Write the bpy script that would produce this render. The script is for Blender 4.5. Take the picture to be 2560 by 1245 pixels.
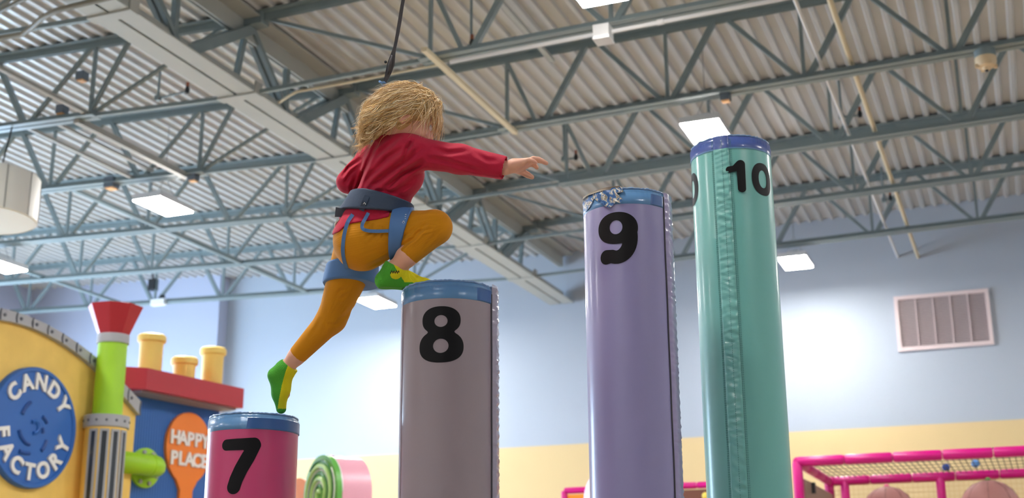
import bpy, bmesh, math, random
import numpy as np
from mathutils import Vector, Matrix

# ------------------------------------------------------------------ camera, world, exposure
SC = bpy.context.scene
for o in list(bpy.data.objects):
    bpy.data.objects.remove(o)
COL = SC.collection
YAW, PITCH, ROLL, FPX = -0.37573, 0.27782, -0.006158, 3199.6      # focal length in pixels of the 2560x1245 frame
CAM = np.array([0.0, 0.0, 1.5])
cy_, sy_ = math.cos(YAW), math.sin(YAW)
FWD = np.array([sy_ * math.cos(PITCH), cy_ * math.cos(PITCH), math.sin(PITCH)])
_r0 = np.array([cy_, -sy_, 0.0]); _u0 = np.cross(_r0, FWD)
RIGHT = math.cos(ROLL) * _r0 + math.sin(ROLL) * _u0
UP = -math.sin(ROLL) * _r0 + math.cos(ROLL) * _u0
RC = np.stack([RIGHT, UP, FWD])
cam_d = bpy.data.cameras.new('camera'); cam = bpy.data.objects.new('camera', cam_d); COL.objects.link(cam)
cam_d.sensor_fit = 'HORIZONTAL'; cam_d.sensor_width = 36.0
cam_d.lens = FPX / 2560.0 * 36.0
cam_d.clip_start = 0.05; cam_d.clip_end = 200
cam.matrix_world = Matrix(((RIGHT[0], UP[0], -FWD[0], CAM[0]), (RIGHT[1], UP[1], -FWD[1], CAM[1]), (RIGHT[2], UP[2], -FWD[2], CAM[2]), (0, 0, 0, 1)))
cam_d.dof.use_dof = True; cam_d.dof.focus_distance = 4.12; cam_d.dof.aperture_fstop = 3.4
SC.camera = cam
SC.view_settings.view_transform = 'Standard'
try: SC.view_settings.look = 'None'
except Exception: pass
SC.view_settings.gamma = 1.0
SC.view_settings.use_curve_mapping = False
SC.view_settings.exposure = 0.0
SC.cycles.max_bounces = 8; SC.cycles.diffuse_bounces = 6; SC.cycles.transparent_max_bounces = 12
SC.cycles.sample_clamp_indirect = 8.0
LAMP = 185.0            # emission of the ceiling fixtures' diffusers
SKY = 23.0              # bluish daylight behind the added, unseen left window
wd = bpy.data.worlds.new('daylight'); SC.world = wd; wd.use_nodes = True
bg = wd.node_tree.nodes['Background']; bg.inputs[0].default_value = (0.56, 0.76, 1.0, 1); bg.inputs[1].default_value = SKY

# ------------------------------------------------------------------ measuring helpers
def ray(x, y): return RC.T @ np.array([(x - 1280) / FPX, -(y - 622.5) / FPX, 1.0])
def atD(x, y, d): return CAM + ray(x, y) * d
def atX(x, y, X): r = ray(x, y); return CAM + r * (X / r[0])
def atY(x, y, Y): r = ray(x, y); return CAM + r * (Y / r[1])
def atZ(x, y, Z): r = ray(x, y); return CAM + r * ((Z - CAM[2]) / r[2])
def atP(x, y, P0, n): r = ray(x, y); return CAM + r * (np.dot(np.array(P0) - CAM, n) / np.dot(r, n))
def cc(x, y, d): return np.array([(x - 1280) / FPX * d, -(y - 622.5) / FPX * d, d])     # camera coordinates
def c2w(V): return np.asarray(V) @ RC + CAM

# ------------------------------------------------------------------ materials
def lin(r, g, b):
    f = lambda c: (c / 255 / 12.92) if c <= 10 else ((c / 255 + 0.055) / 1.055) ** 2.4
    return (f(r), f(g), f(b), 1)
MATS = {}
def mat(name, col, rough=0.6, metal=0.0, var=0.0, vscale=6.0, bump=0.0, bscale=40.0, spec=0.5, coat=0.0, sheen=0.0, stretch=None, detail=3.0):
    if name in MATS: return MATS[name]
    m = bpy.data.materials.new(name); m.use_nodes = True
    nt = m.node_tree; b = nt.nodes['Principled BSDF']
    b.inputs['Base Color'].default_value = col; b.inputs['Roughness'].default_value = rough
    b.inputs['Metallic'].default_value = metal; b.inputs['Specular IOR Level'].default_value = spec
    b.inputs['Coat Weight'].default_value = coat; b.inputs['Coat Roughness'].default_value = 0.15
    b.inputs['Sheen Weight'].default_value = sheen
    tc = nt.nodes.new('ShaderNodeTexCoord'); src = tc.outputs['Object']
    if stretch:
        mp = nt.nodes.new('ShaderNodeMapping'); mp.inputs['Scale'].default_value = stretch
        nt.links.new(src, mp.inputs['Vector']); src = mp.outputs['Vector']
    if var > 0:
        n = nt.nodes.new('ShaderNodeTexNoise'); n.inputs['Scale'].default_value = vscale; n.inputs['Detail'].default_value = detail
        nt.links.new(src, n.inputs['Vector'])
        mx = nt.nodes.new('ShaderNodeMix'); mx.data_type = 'RGBA'
        mx.inputs['A'].default_value = tuple(c * (1 - var) for c in col[:3]) + (1,)
        mx.inputs['B'].default_value = tuple(min(1, c * (1 + var)) for c in col[:3]) + (1,)
        nt.links.new(n.outputs['Fac'], mx.inputs['Factor']); nt.links.new(mx.outputs['Result'], b.inputs['Base Color'])
    if bump > 0:
        n2 = nt.nodes.new('ShaderNodeTexNoise'); n2.inputs['Scale'].default_value = bscale; n2.inputs['Detail'].default_value = detail
        nt.links.new(src, n2.inputs['Vector'])
        bp = nt.nodes.new('ShaderNodeBump'); bp.inputs['Strength'].default_value = bump; bp.inputs['Distance'].default_value = 0.01
        nt.links.new(n2.outputs['Fac'], bp.inputs['Height']); nt.links.new(bp.outputs['Normal'], b.inputs['Normal'])
    MATS[name] = m
    return m
def emit(name, col, s):
    if name in MATS: return MATS[name]
    m = bpy.data.materials.new(name); m.use_nodes = True; nt = m.node_tree
    b = nt.nodes['Principled BSDF']; b.inputs['Base Color'].default_value = (0.8, 0.8, 0.8, 1)
    b.inputs['Emission Color'].default_value = col; b.inputs['Emission Strength'].default_value = s
    MATS[name] = m; return m

# ------------------------------------------------------------------ mesh helpers
class MB:
    """collects vertices and faces (world space)"""
    def __init__(s): s.v = []; s.f = []; s.mi = []
    def add(s, V, F, mi=0):
        o = len(s.v); s.v.extend([tuple(map(float, p)) for p in V]); s.f.extend([tuple(int(i) + o for i in f) for f in F]); s.mi.extend([mi] * len(F)); return s
    def box(s, c, d, ax=None, mi=0):
        c = np.array(c, float); hx, hy, hz = [q / 2 for q in d]
        A = np.eye(3) if ax is None else np.array(ax, float)
        V = [c + A[0] * i * hx + A[1] * j * hy + A[2] * k * hz for i in (-1, 1) for j in (-1, 1) for k in (-1, 1)]
        F = [(0, 1, 3, 2), (4, 6, 7, 5), (0, 4, 5, 1), (2, 3, 7, 6), (0, 2, 6, 4), (1, 5, 7, 3)]
        return s.add(V, F, mi)
    def bar(s, a, b, w, h, up=(0, 0, 1), mi=0):
        a = np.array(a, float); b = np.array(b, float); t = b - a; L = np.linalg.norm(t); t /= L
        u = np.array(up, float); x = np.cross(t, u)
        if np.linalg.norm(x) < 1e-4: x = np.cross(t, (1, 0, 0))
        x /= np.linalg.norm(x); y = np.cross(x, t)
        return s.box((a + b) / 2, (L, w, h), (t, x, y), mi)
    def angle(s, a, b, leg, th, dx, up):
        """an L section from a to b: one leg along dx, one along up, heel on the line a-b"""
        a = np.array(a, float); b = np.array(b, float); dx = np.array(dx, float); up = np.array(up, float)
        prof = [(0, 0), (leg, 0), (leg, th), (th, th), (th, leg), (0, leg)]
        V = [p + dx * q[0] + up * q[1] for p in (a, b) for q in prof]
        F = [(i, (i + 1) % 6, (i + 1) % 6 + 6, i + 6) for i in range(6)] + [(0, 3, 2, 1), (0, 5, 4, 3), (6, 7, 8, 9), (6, 9, 10, 11)]
        return s.add(V, F)
    def tube(s, pts, r, n=8, caps=True, mi=0):
        P = np.array(pts, float); m = len(P); rr = np.broadcast_to(np.array(r, float), (m,))
        T = np.gradient(P, axis=0); T /= np.maximum(np.linalg.norm(T, axis=1, keepdims=True), 1e-9)
        u = np.cross(T[0], (0, 0, 1.0))
        if np.linalg.norm(u) < 0.1: u = np.cross(T[0], (1.0, 0, 0))
        V = []
        for i in range(m):
            u = u - T[i] * np.dot(u, T[i]); u /= np.linalg.norm(u); w = np.cross(T[i], u)
            for k in range(n):
                a = 2 * math.pi * k / n; V.append(P[i] + rr[i] * (math.cos(a) * u + math.sin(a) * w))
        F = [(i * n + k, i * n + (k + 1) % n, (i + 1) * n + (k + 1) % n, (i + 1) * n + k) for i in range(m - 1) for k in range(n)]
        if caps: F += [tuple(range(n - 1, -1, -1)), tuple((m - 1) * n + k for k in range(n))]
        return s.add(V, F, mi)
    def lathe(s, c, prof, n=32, axis=(0, 0, 1), a0=0.0, a1=None, mi=0, xdir=None):
        """prof: list of (radius, height) along axis"""
        c = np.array(c, float); z = np.array(axis, float); z /= np.linalg.norm(z)
        x = np.array(xdir, float) if xdir is not None else (np.cross((0, 1, 0), z) if abs(z[1]) < 0.9 else np.cross((1, 0, 0), z))
        x = x - z * np.dot(x, z); x /= np.linalg.norm(x); y = np.cross(z, x)
        full = a1 is None; a1 = 2 * math.pi if full else a1; cols = n if full else n + 1
        V = []
        for (r, h) in prof:
            for k in range(cols):
                a = a0 + (a1 - a0) * k / n; V.append(c + z * h + r * (math.cos(a) * x + math.sin(a) * y))
        F = []
        for i in range(len(prof) - 1):
            for k in range(n):
                k2 = (k + 1) % cols; F.append((i * cols + k, i * cols + k2, (i + 1) * cols + k2, (i + 1) * cols + k))
        return s.add(V, F, mi)
    def prism(s, poly, d, mi=0):
        """poly: closed planar list of 3D points, extruded along vector d"""
        P = [np.array(p, float) for p in poly]; n = len(P); d = np.array(d, float)
        V = P + [p + d for p in P]
        F = [tuple(range(n - 1, -1, -1)), tuple(range(n, 2 * n))] + [(i, (i + 1) % n, (i + 1) % n + n, i + n) for i in range(n)]
        return s.add(V, F, mi)
    def sphere(s, c, r, n=16, m=10, sc=(1, 1, 1), mi=0):
        c = np.array(c, float)
        V = [c + np.array([r * sc[0] * math.sin(math.pi * i / m) * math.cos(2 * math.pi * k / n), r * sc[1] * math.sin(math.pi * i / m) * math.sin(2 * math.pi * k / n), r * sc[2] * math.cos(math.pi * i / m)]) for i in range(m + 1) for k in range(n)]
        F = [(i * n + k, (i + 1) * n + k, (i + 1) * n + (k + 1) % n, i * n + (k + 1) % n) for i in range(m) for k in range(n)]
        return s.add(V, F, mi)

def mesh_obj(name, mb, m, base=(0, 0, 0), parent=None, smooth=False, fix=True):
    me = bpy.data.meshes.new(name); b = np.array(base, float)
    V = np.array(mb.v, float) - b
    me.from_pydata(V.tolist(), [], mb.f)
    ms = m if isinstance(m, (list, tuple)) else [m]
    for q in ms: me.materials.append(q)
    if any(mb.mi): me.polygons.foreach_set('material_index', mb.mi)
    if fix:
        bm = bmesh.new(); bm.from_mesh(me); bmesh.ops.recalc_face_normals(bm, faces=bm.faces); bm.to_mesh(me); bm.free()
    if smooth:
        me.polygons.foreach_set('use_smooth', [True] * len(me.polygons))
        if smooth != 'all':
            try: me.set_sharp_from_angle(angle=math.radians(40))
            except Exception: pass
    me.update()
    o = bpy.data.objects.new(name, me); COL.objects.link(o)
    if parent is None: o.location = b
    else: o.parent = parent
    return o
def tag(o, label=None, cat=None, group=None, kind=None):
    if label: o['label'] = label
    if cat: o['category'] = cat
    if group: o['group'] = group
    if kind: o['kind'] = kind
    return o
class Thing:
    def __init__(s, name, base, label, cat, group=None):
        s.b = np.array(base, float); s.o = bpy.data.objects.new(name, None); s.o.empty_display_size = 0.1
        COL.objects.link(s.o); s.o.location = s.b; tag(s.o, label, cat, group)
    def part(s, name, mb, m, parent=None, smooth=False, label=None):
        o = mesh_obj(name, mb, m, s.b, parent or s.o, smooth)
        if label: o['label'] = label
        return o
def copy_tree(o, parent=None):
    c = o.copy(); COL.objects.link(c); c.parent = parent
    for ch in o.children: copy_tree(ch, c)
    return c
def structure(name, mb, m, smooth=False, parent=None, base=(0, 0, 0)):
    o = mesh_obj(name, mb, m, base, parent, smooth)
    if parent is None: o['kind'] = 'structure'
    return o
def letter(ch, size, extrude, offset, frame, name, m, parent, base):
    """one raised letter; frame(x, y, z) -> world"""
    cu = bpy.data.curves.new('t', 'FONT'); cu.body = ch; cu.size = size; cu.extrude = extrude; cu.offset = offset
    cu.align_x = 'CENTER'; cu.align_y = 'CENTER'; cu.resolution_u = 4
    ob = bpy.data.objects.new('t', cu); COL.objects.link(ob); bpy.context.view_layer.update()
    me = bpy.data.meshes.new_from_object(ob.evaluated_get(bpy.context.evaluated_depsgraph_get()))
    bpy.data.objects.remove(ob)
    for v in me.vertices: v.co = Vector(frame(*v.co) - np.array(base, float))
    me.name = name; me.materials.clear(); me.materials.append(m)
    bm = bmesh.new(); bm.from_mesh(me); bmesh.ops.recalc_face_normals(bm, faces=bm.faces); bm.to_mesh(me); bm.free()
    o = bpy.data.objects.new(name, me); COL.objects.link(o); o.parent = parent
    return o
# ------------------------------------------------------------------ the room
H = 4.34 + CAM[2]; XG = -5.99; SL, SR = -0.0355, 0.0170          # joist bottoms; the girder stands in the roof's valley
DJ = 0.762
YW, YL, XLW, XRW, YB = 17.2, 16.95, -15.6, 6.2, -5.0
def zb(X): return H + (X - XG) * (SR if X > XG else SL)
def zt(X): return zb(X) + DJ
m_wall = mat('wall_paint_blue', lin(171, 181, 194), 0.75, var=0.03, vscale=1.2)
m_wallL = mat('wall_paint_lavender', lin(178, 184, 204), 0.75, var=0.02, vscale=1.0)
m_yel = mat('wall_paint_yellow', lin(214, 190, 142), 0.7, var=0.03, vscale=2.0)
m_floor = mat('carpet_floor_tan', lin(170, 154, 130), 0.9, var=0.1, vscale=3, bump=0.2, bscale=200)
m_deck = mat('deck_paint', lin(190, 190, 188), 0.36, var=0.07, vscale=1.6, stretch=(3, 0.7, 3))
m_steel = mat('joist_paint', lin(124, 138, 140), 0.45, var=0.06, vscale=8)
m_steel2 = mat('girder_paint', lin(172, 174, 168), 0.5, var=0.04, vscale=5)
m_frame = mat('white_metal', lin(226, 226, 226), 0.45)
m_alu = mat('aluminium', lin(150, 152, 155), 0.4, 0.6)
m_black = mat('black_plastic', lin(30, 32, 34), 0.5)

structure('floor', MB().box(((XLW + XRW) / 2, (YB + YW) / 2, -0.05), (XRW - XLW + 0.6, YW - YB + 0.6, 0.1)), m_floor)
ZY = 2.305 + CAM[2]                                               # top of the yellow band on the wall
ztop = 7.2
XE = -11.77                                                       # outer corner of the wall's nearer, left part
wb = structure('wall_back', MB().box(((XE + XRW) / 2, YW + 0.1, (ZY + ztop) / 2), (XRW - XE, 0.2, ztop - ZY)), m_wall)
mesh_obj('painted_band', MB().box(((XE + XRW) / 2, YW + 0.1, ZY / 2), (XRW - XE, 0.2, ZY)), m_yel, (0, 0, 0), wb)
wl = structure('wall_back_left', MB().box(((XE + XLW) / 2, YL + 0.25, (ZY + ztop) / 2), (XE - XLW, 0.5, ztop - ZY)), m_wallL)
mesh_obj('painted_band', MB().box(((XE + XLW) / 2, YL + 0.25, ZY / 2), (XE - XLW, 0.5, ZY)), m_yel, (0, 0, 0), wl)
structure('wall_right', MB().box((XRW + 0.1, (YB + YW) / 2, ztop / 2), (0.2, YW - YB, ztop)), m_wall)
structure('wall_front', MB().box(((XLW + XRW) / 2, YB - 0.1, ztop / 2), (XRW - XLW + 0.4, 0.2, ztop)), m_wall)
# left wall with an unseen window, added for the blue light at left
W0, W1, WZ0, WZ1 = 8.0, 16.0, 0.25, 4.6
lw = MB()
lw.box((XLW - 0.1, (YB + W0) / 2, ztop / 2), (0.2, W0 - YB, ztop))
lw.box((XLW - 0.1, (W1 + YW) / 2, ztop / 2), (0.2, YW - W1, ztop))
lw.box((XLW - 0.1, (W0 + W1) / 2, WZ0 / 2), (0.2, W1 - W0, WZ0))
lw.box((XLW - 0.1, (W0 + W1) / 2, (WZ1 + ztop) / 2), (0.2, W1 - W0, ztop - WZ1))
structure('wall_left', lw, m_wallL)
wf = MB()
for y in np.linspace(W0, W1, 6): wf.box((XLW - 0.1, y, (WZ0 + WZ1) / 2), (0.12, 0.07, WZ1 - WZ0))
for z in (WZ0, 2.4, WZ1): wf.box((XLW - 0.1, (W0 + W1) / 2, z), (0.12, W1 - W0, 0.07))
win = structure('added_window_1', wf, m_alu)
mg = bpy.data.materials.new('added_window_glass'); mg.use_nodes = True
nt = mg.node_tree; nt.nodes.remove(nt.nodes['Principled BSDF'])
tr = nt.nodes.new('ShaderNodeBsdfTransparent'); gl = nt.nodes.new('ShaderNodeBsdfGlossy'); gl.inputs['Roughness'].default_value = 0.02
mxs = nt.nodes.new('ShaderNodeMixShader'); mxs.inputs[0].default_value = 0.08
nt.links.new(tr.outputs[0], mxs.inputs[1]); nt.links.new(gl.outputs[0], mxs.inputs[2]); nt.links.new(mxs.outputs[0], nt.nodes['Material Output'].inputs[0])
yy = np.linspace(W0, W1, 6)
for i in range(5):
    mesh_obj('pane', MB().box((XLW - 0.1, (yy[i] + yy[i + 1]) / 2, (WZ0 + WZ1) / 2), (0.012, yy[i + 1] - yy[i] - 0.07, WZ1 - WZ0 - 0.07)), mg, (0, 0, 0), win)
pl = bpy.data.lights.new('added_window_portal', 'AREA'); pl.shape = 'RECTANGLE'; pl.size = WZ1 - WZ0; pl.size_y = W1 - W0
pl.cycles.is_portal = True
po = bpy.data.objects.new('added_window_portal', pl); COL.objects.link(po); po.location = (XLW - 0.25, (W0 + W1) / 2, (WZ0 + WZ1) / 2)
po.rotation_euler = (0, -math.pi / 2, 0)

# corrugated roof deck: one pressed sheet surface, ribs running along Y, two slopes meeting over the girder
def deck(x0, x1, name):
    prof = [(0.0, 0.0), (0.038, 0.0), (0.052, 0.030), (0.136, 0.030)]
    V = []; x = x0
    xs = []
    n = int((x1 - x0) / 0.15)
    for i in range(n + 1):
        for (dx, dz) in prof: xs.append((x0 + i * 0.15 + dx, dz))
    mb = MB()
    for (x, dz) in xs:
        for y in (YB - 0.1, YW + 0.1): V.append((x, y, zt(min(x, XG) if name == 'L' else max(x, XG)) + dz))
    F = [(2 * i, 2 * i + 1, 2 * i + 3, 2 * i + 2) for i in range(len(xs) - 1)]
    # upper skin (insulation board) closes the roof
    k = len(V)
    V += [(x0, YB - .1, zt(x0) + .1), (x0, YW + .1, zt(x0) + .1), (xs[-1][0], YB - .1, zt(xs[-1][0]) + .1), (xs[-1][0], YW + .1, zt(xs[-1][0]) + .1)]
    F.append((k, k + 1, k + 3, k + 2))
    mb.add(V, F); return mb
structure('ceiling', deck(XG, XRW + 0.1, 'R'), m_deck)
structure('ceiling_left', deck(XG - 0.15 * 65, XG - 0.15, 'L'), m_deck)

# ---- joist girder in the valley
YJ = [4.34 * (2.02 + 0.392 * k) for k in range(-1, 5)]            # 7.07 8.77 10.47 12.17 13.87 15.57
zg0, zg1 = H, H + 0.715
g = Thing('joist_girder', (XG, 8, zg0), 'long pale steel truss girder with wide double-angle chords running to the back wall', 'girder')
GY0, GY1 = YB, 17.15
for s in (-1, 1):
    g.part('bottom_chord', MB().angle((XG + s * 0.014, GY0, zg0), (XG + s * 0.014, GY1, zg0), 0.172, 0.016, (s, 0, 0), (0, 0, 1)), m_steel2)
    g.part('top_chord', MB().angle((XG + s * 0.014, GY0, zg1 + 0.016), (XG + s * 0.014, GY1, zg1 + 0.016), 0.178, 0.016, (s, 0, 0), (0, 0, -1)), m_steel2)
def dbl(mb, a, b, w, th, gap):
    for s in (-1, 1):
        o = np.array([s * (gap / 2 + w / 2), 0, 0]); mb.bar(np.array(a) + o, np.array(b) + o, w, th, up=(1, 0, 0) if False else (0, 0.3, 1))
    return mb
for k in range(-3, 6):
    y = 4.34 * (2.02 + 0.392 * k)
    if y > 17: continue
    g.part('web_member', dbl(MB(), (XG, y - 0.88, zg0 + 0.05), (XG, y + 0.05, zg1 - 0.05), 0.075, 0.09, 0.03), m_steel)
    g.part('web_member', dbl(MB(), (XG, y - 0.92, zg0 + 0.05), (XG, y - 1.62, zg1 - 0.05), 0.04, 0.05, 0.03), m_steel)
    g.part('web_member', MB().bar((XG, y - 0.98, zg0 + 0.05), (XG, y - 0.98, zg1 - 0.03), 0.05, 0.05), m_steel)
    g.part('web_member', MB().bar((XG, y - 0.12, zg0 + 0.02), (XG, y + 0.03, zg1 - 0.03), 0.045, 0.045), m_steel)
    g.part('splice_plate', MB().box((XG, y - 0.02, zg0 - 0.008), (0.40, 0.10, 0.016)), m_steel2)
    g.part('splice_plate', MB().box((XG + 0.19, y - 0.02, zg0 + 0.05), (0.02, 0.1, 0.1)), m_steel2)

# ---- open web joists: right and left of the girder, one prototype a side, copied along Y
def joist_parts(side):
    """list of (name, MB) in coordinates with Y = 0"""
    out = []
    s = 1 if side == 'R' else -1
    x0 = XG + s * 0.05; x1 = XRW if s > 0 else XLW + 0.02
    first = XG + s * (1.80 if s > 0 else 1.60)
    for nm, zz, sg in (('top_chord', DJ, -1), ('bottom_chord', 0.0, 1)):
        mb = MB()
        xa = x0 if nm == 'top_chord' else first - s * 0.06
        for q in (-1, 1):
            w = 0.064 if nm == 'bottom_chord' else 0.07
            mb.angle((xa, q * 0.011, zb(xa) + zz), (x1, q * 0.011, zb(x1) + zz), w, 0.008, (0, q, 0), (0, 0, sg))
        out.append((nm, mb))
    out.append(('bearing_seat', MB().box((XG + s * 0.11, 0, zt(XG + s * 0.11) - 0.075 + 0.02), (0.2, 0.12, 0.11))))
    out.append(('chord_extension', MB().bar((XG + s * 0.17, 0, H + 0.02), (first, 0, zb(first) + 0.02), 0.035, 0.035)))
    P = 1.215
    B = [first + s * (0.36 if s > 0 else 0.74) + s * P * k for k in range(0, 10)]
    T = [first + s * (0.36 if s > 0 else 0.74) + s * P * (k + 0.42) for k in range(0, 10)]
    pb = lambda x: (x, 0, zb(x) + 0.035); pt = lambda x: (x, 0, zt(x) - 0.035)
    def w(a, b, t=0.032): out.append(('web_member', MB().bar(a, b, t, t)))
    w(pt(x0 + s * 0.12), pb(first), 0.03)                        # end diagonal
    w(pb(first + s * 0.02), pt(first + s * 0.02), 0.03)
    if s > 0: w(pb(B[0] - 0.05), pt(B[0] - 0.35), 0.035)
    else:
        w(pb(first + s * 0.03), pt(first - s * 0.36), 0.035); w(pb(B[0] - s * 0.02), pt(first + s * 0.05), 0.035)
    for k in range(10):
        if abs(B[k] - x1) > 0.3 and (B[k] - x1) * s < 0:
            w(pb(B[k] + s * 0.045), pt(T[k] - s * 0.05), 0.048)
            w(pb(B[k]), pt(B[k] + 0.0), 0.03) if k else None
            if k + 1 < 10 and (B[k + 1] - x1) * s < 0: w(pt(T[k] + s * 0.05), pb(B[k + 1] - s * 0.045), 0.038)
    return out
ORD = ['nearest', 'second', 'third', 'fourth', 'fifth', 'last']
def joists(side, ys, words):
    proto = None
    for i, y in enumerate(ys):
        if proto is None:
            t = Thing('roof_joist', (XG, y, H), words[i], 'joist', 'open web roof joists')
            for nm, mb in joist_parts(side):
                mb.v = [(a, b + y, c) for (a, b, c) in mb.v]
                t.part(nm, mb, m_steel)
            proto = t.o
        else:
            c = copy_tree(proto); c.location = (XG, y, H); c['label'] = words[i]
joists('R', YJ[1:], ['grey steel roof joist right of the girder, carrying the white conduit and box',
                     'grey steel roof joist right of the girder, with a round detector under its chord',
                     'grey roof joist right of the girder, just behind the light above pillar 10',
                     'grey steel roof joist right of the girder, second before the back wall',
                     'grey steel roof joist right of the girder, nearest the blue back wall'])
joists('L', YJ, ['grey steel roof joist left of the girder, nearest the camera and mostly overhead',
                 'grey steel roof joist left of the girder, holding the cable of the white drum',
                 'grey steel roof joist left of the girder, crossing above the bright hanging light',
                 'grey steel roof joist left of the girder, just behind the bright hanging light',
                 'grey steel roof joist left of the girder, second before the far wall',
                 'grey steel roof joist left of the girder, nearest the far wall above the red funnel'])

# ---- pipes, bridging and conduits under the roof
m_pipe = mat('pipe_cream', lin(214, 200, 168), 0.45)
m_pipe2 = mat('pipe_grey', lin(165, 163, 155), 0.45)
m_brown = mat('conduit_brown', lin(120, 115, 98), 0.5)
def pipe(name, pts, r, m, label, cat='pipe', group=None, n=10):
    o = mesh_obj(name, MB().tube(pts, r, n), m, pts[0], None, True); return tag(o, label, cat, group)
zp = 4.52 + CAM[2]
pipe('sprinkler_pipe', [(-0.995, YB, zp), (-0.995, YW, zp)], 0.024, m_pipe, 'straight cream sprinkler pipe running to the back wall above the vent')
pipe('sprinkler_pipe', [(-1.252, YB, zp + 0.03), (-1.252, YW, zp + 0.03)], 0.017, m_frame, 'thin white pipe beside the cream sprinkler pipe')
def strut(name, x, y0, y1, z, w, h, m, label, group):
    o = mesh_obj(name, MB().bar((x, y0, z), (x, y1, z), w, h), m, (x, y0, z)); return tag(o, label, 'bridging', group)
zc_ = lambda x: zb(x) - 0.02
strut('bridging_bar', -4.1, 8.5, 10.5, zc_(-4.1), 0.05, 0.035, m_pipe, 'cream bridging bar with dark end slanting down beside the girl\'s head', 'joist bridging bars')
strut('bridging_bar', -3.72, 8.77, 10.5, zt(-3.72) - 0.12, 0.05, 0.035, m_steel2, 'pale bridging bar high up right of the dark-ended bar', 'joist bridging bars')
strut('bridging_bar', -7.62, 5.0, 8.77, zb(-7.62) + 0.03, 0.045, 0.03, m_pipe2, 'grey bridging bar at the far upper left, nearest the camera', 'joist bridging bars')
strut('bridging_bar', -7.77, 8.77, 10.47, zb(-7.77) + 0.0, 0.06, 0.06, m_pipe2, 'thick brown grey pipe length between two joists above the bright light', 'joist bridging bars')
strut('bridging_bar', -8.42, 8.77, 10.47, zb(-8.42) + 0.03, 0.035, 0.03, m_pipe2, 'thin bridging bar of a parallel pair left of the bright light, lower one', 'joist bridging bars')
strut('bridging_bar', -8.20, 8.77, 10.47, zb(-8.2) + 0.1, 0.035, 0.03, m_pipe2, 'thin bridging bar of a parallel pair left of the bright light, upper one', 'joist bridging bars')
strut('bridging_bar', -9.3, 10.47, 12.17, zb(-9.3) + 0.02, 0.05, 0.04, m_steel, 'grey bridging bar under the deck left of the bright light', 'joist bridging bars')
strut('bridging_bar', -9.3, 12.17, 15.57, zb(-9.3) + 0.02, 0.05, 0.05, m_steel, 'long grey bridging bar reaching the far joist behind the bright light', 'joist bridging bars')
strut('bridging_bar', -7.0, 5.0, 12.17, zt(-7.0) - 0.10, 0.05, 0.035, m_steel2, 'long pale bridging bar under the deck close left of the girder', 'joist bridging bars')
strut('bridging_bar', -12.6, 12.17, 15.57, zb(-12.6) + 0.05, 0.05, 0.04, m_steel, 'grey bridging bar in the far left roof bay', 'joist bridging bars')
# wavy conduit in the upper left corner
pts = [atZ(x, y, H - 0.05) for x, y in ((-60, 105), (0, 95), (55, 86), (80, 68), (105, 45), (140, 27), (185, 15), (240, 2), (300, -12))]
tag(mesh_obj('flexible_conduit', MB().tube(np.array(pts), 0.022, 8), m_brown, pts[0], None, True), 'wavy brown flexible conduit hanging in the upper left corner', 'conduit')
pts = [atZ(x, y, H + 0.4) for x, y in ((-30, 44), (0, 28), (55, 0), (100, -24))]
tag(mesh_obj('roof_conduit', MB().tube(np.array(pts), 0.02, 8), m_brown, pts[0], None, True), 'short straight brown conduit cutting the extreme upper left corner', 'conduit')
# thin conduit from the girder along the joist's top chord
pts = [atZ(698, 256, H + 0.03), atZ(722, 240, H + 0.03), atZ(742, 229, H + 0.05), atY(888, 203, YJ[1] + 0.15), atY(1040, 172, YJ[1] + 0.1), atY(1110, 160, YJ[1] + 0.07)]
tag(mesh_obj('roof_conduit', MB().tube(np.array(pts), 0.013, 8), m_pipe, pts[0], None, True), 'thin cream conduit bent at the girder and running to the right', 'conduit')
# white conduit and box under the nearest right joist
y = YJ[1] - 0.09
t = Thing('junction_box', atY(1508, 85, y - 0.05), 'white junction box with white conduit fixed under the nearest right joist', 'electrical box')
c = atY(1508, 84, y - 0.06)
t.part('box', MB().box(c, (0.125, 0.13, 0.11)), m_frame); t.part('cover', MB().box(c - (0, 0, 0.06), (0.135, 0.14, 0.012)), m_frame)
a = atY(1530, 84, y); b = atY(2560, -98, y)
t.part('conduit', MB().tube([c + (0.06, 0.03, 0.02), c + (1.3, 0.03, 0.02 + 1.3 * SR), c + (3.2, 0.03, 0.02 + 3.2 * SR)], 0.017, 8), m_frame, smooth=True)
t.part('conduit', MB().tube([c + (-0.06, 0.03, 0.02), c + (-1.3, 0.03, 0.02 - 1.3 * SR)], 0.017, 8), m_frame, smooth=True)
t.part('coupling', MB().tube([c + (0.42, 0.03, 0.027), c + (0.47, 0.03, 0.028)], 0.023, 8), m_frame, smooth=True)
# round detector under the second joist
c = atY(2464, 150, YJ[2]) ; m_beige = mat('detector_beige', lin(222, 198, 160), 0.5)
t = Thing('ceiling_detector', c, 'round beige detector hanging under a joist chord at upper right', 'detector')
t.part('mount', MB().lathe(c + (0, 0, 0.02), [(0, 0.07), (0.085, 0.07), (0.085, 0.0), (0, 0)], 20), m_steel, smooth=True)
t.part('dome', MB().lathe(c, [(0, -0.09), (0.03, -0.09), (0.035, -0.07), (0.07, -0.06), (0.085, -0.03), (0.085, 0.02), (0, 0.02)], 24), m_beige, smooth=True)
t.part('sensor', MB().lathe(c, [(0, -0.105), (0.012, -0.1), (0.016, -0.088), (0, -0.088)], 12), m_black, smooth=True)
for k in range(4):
    a = k * math.pi / 2 + 0.4
    t.part('vent_tab', MB().box(c + (0.078 * math.cos(a), 0.078 * math.sin(a), -0.055), (0.03, 0.03, 0.03)), m_beige)
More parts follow.
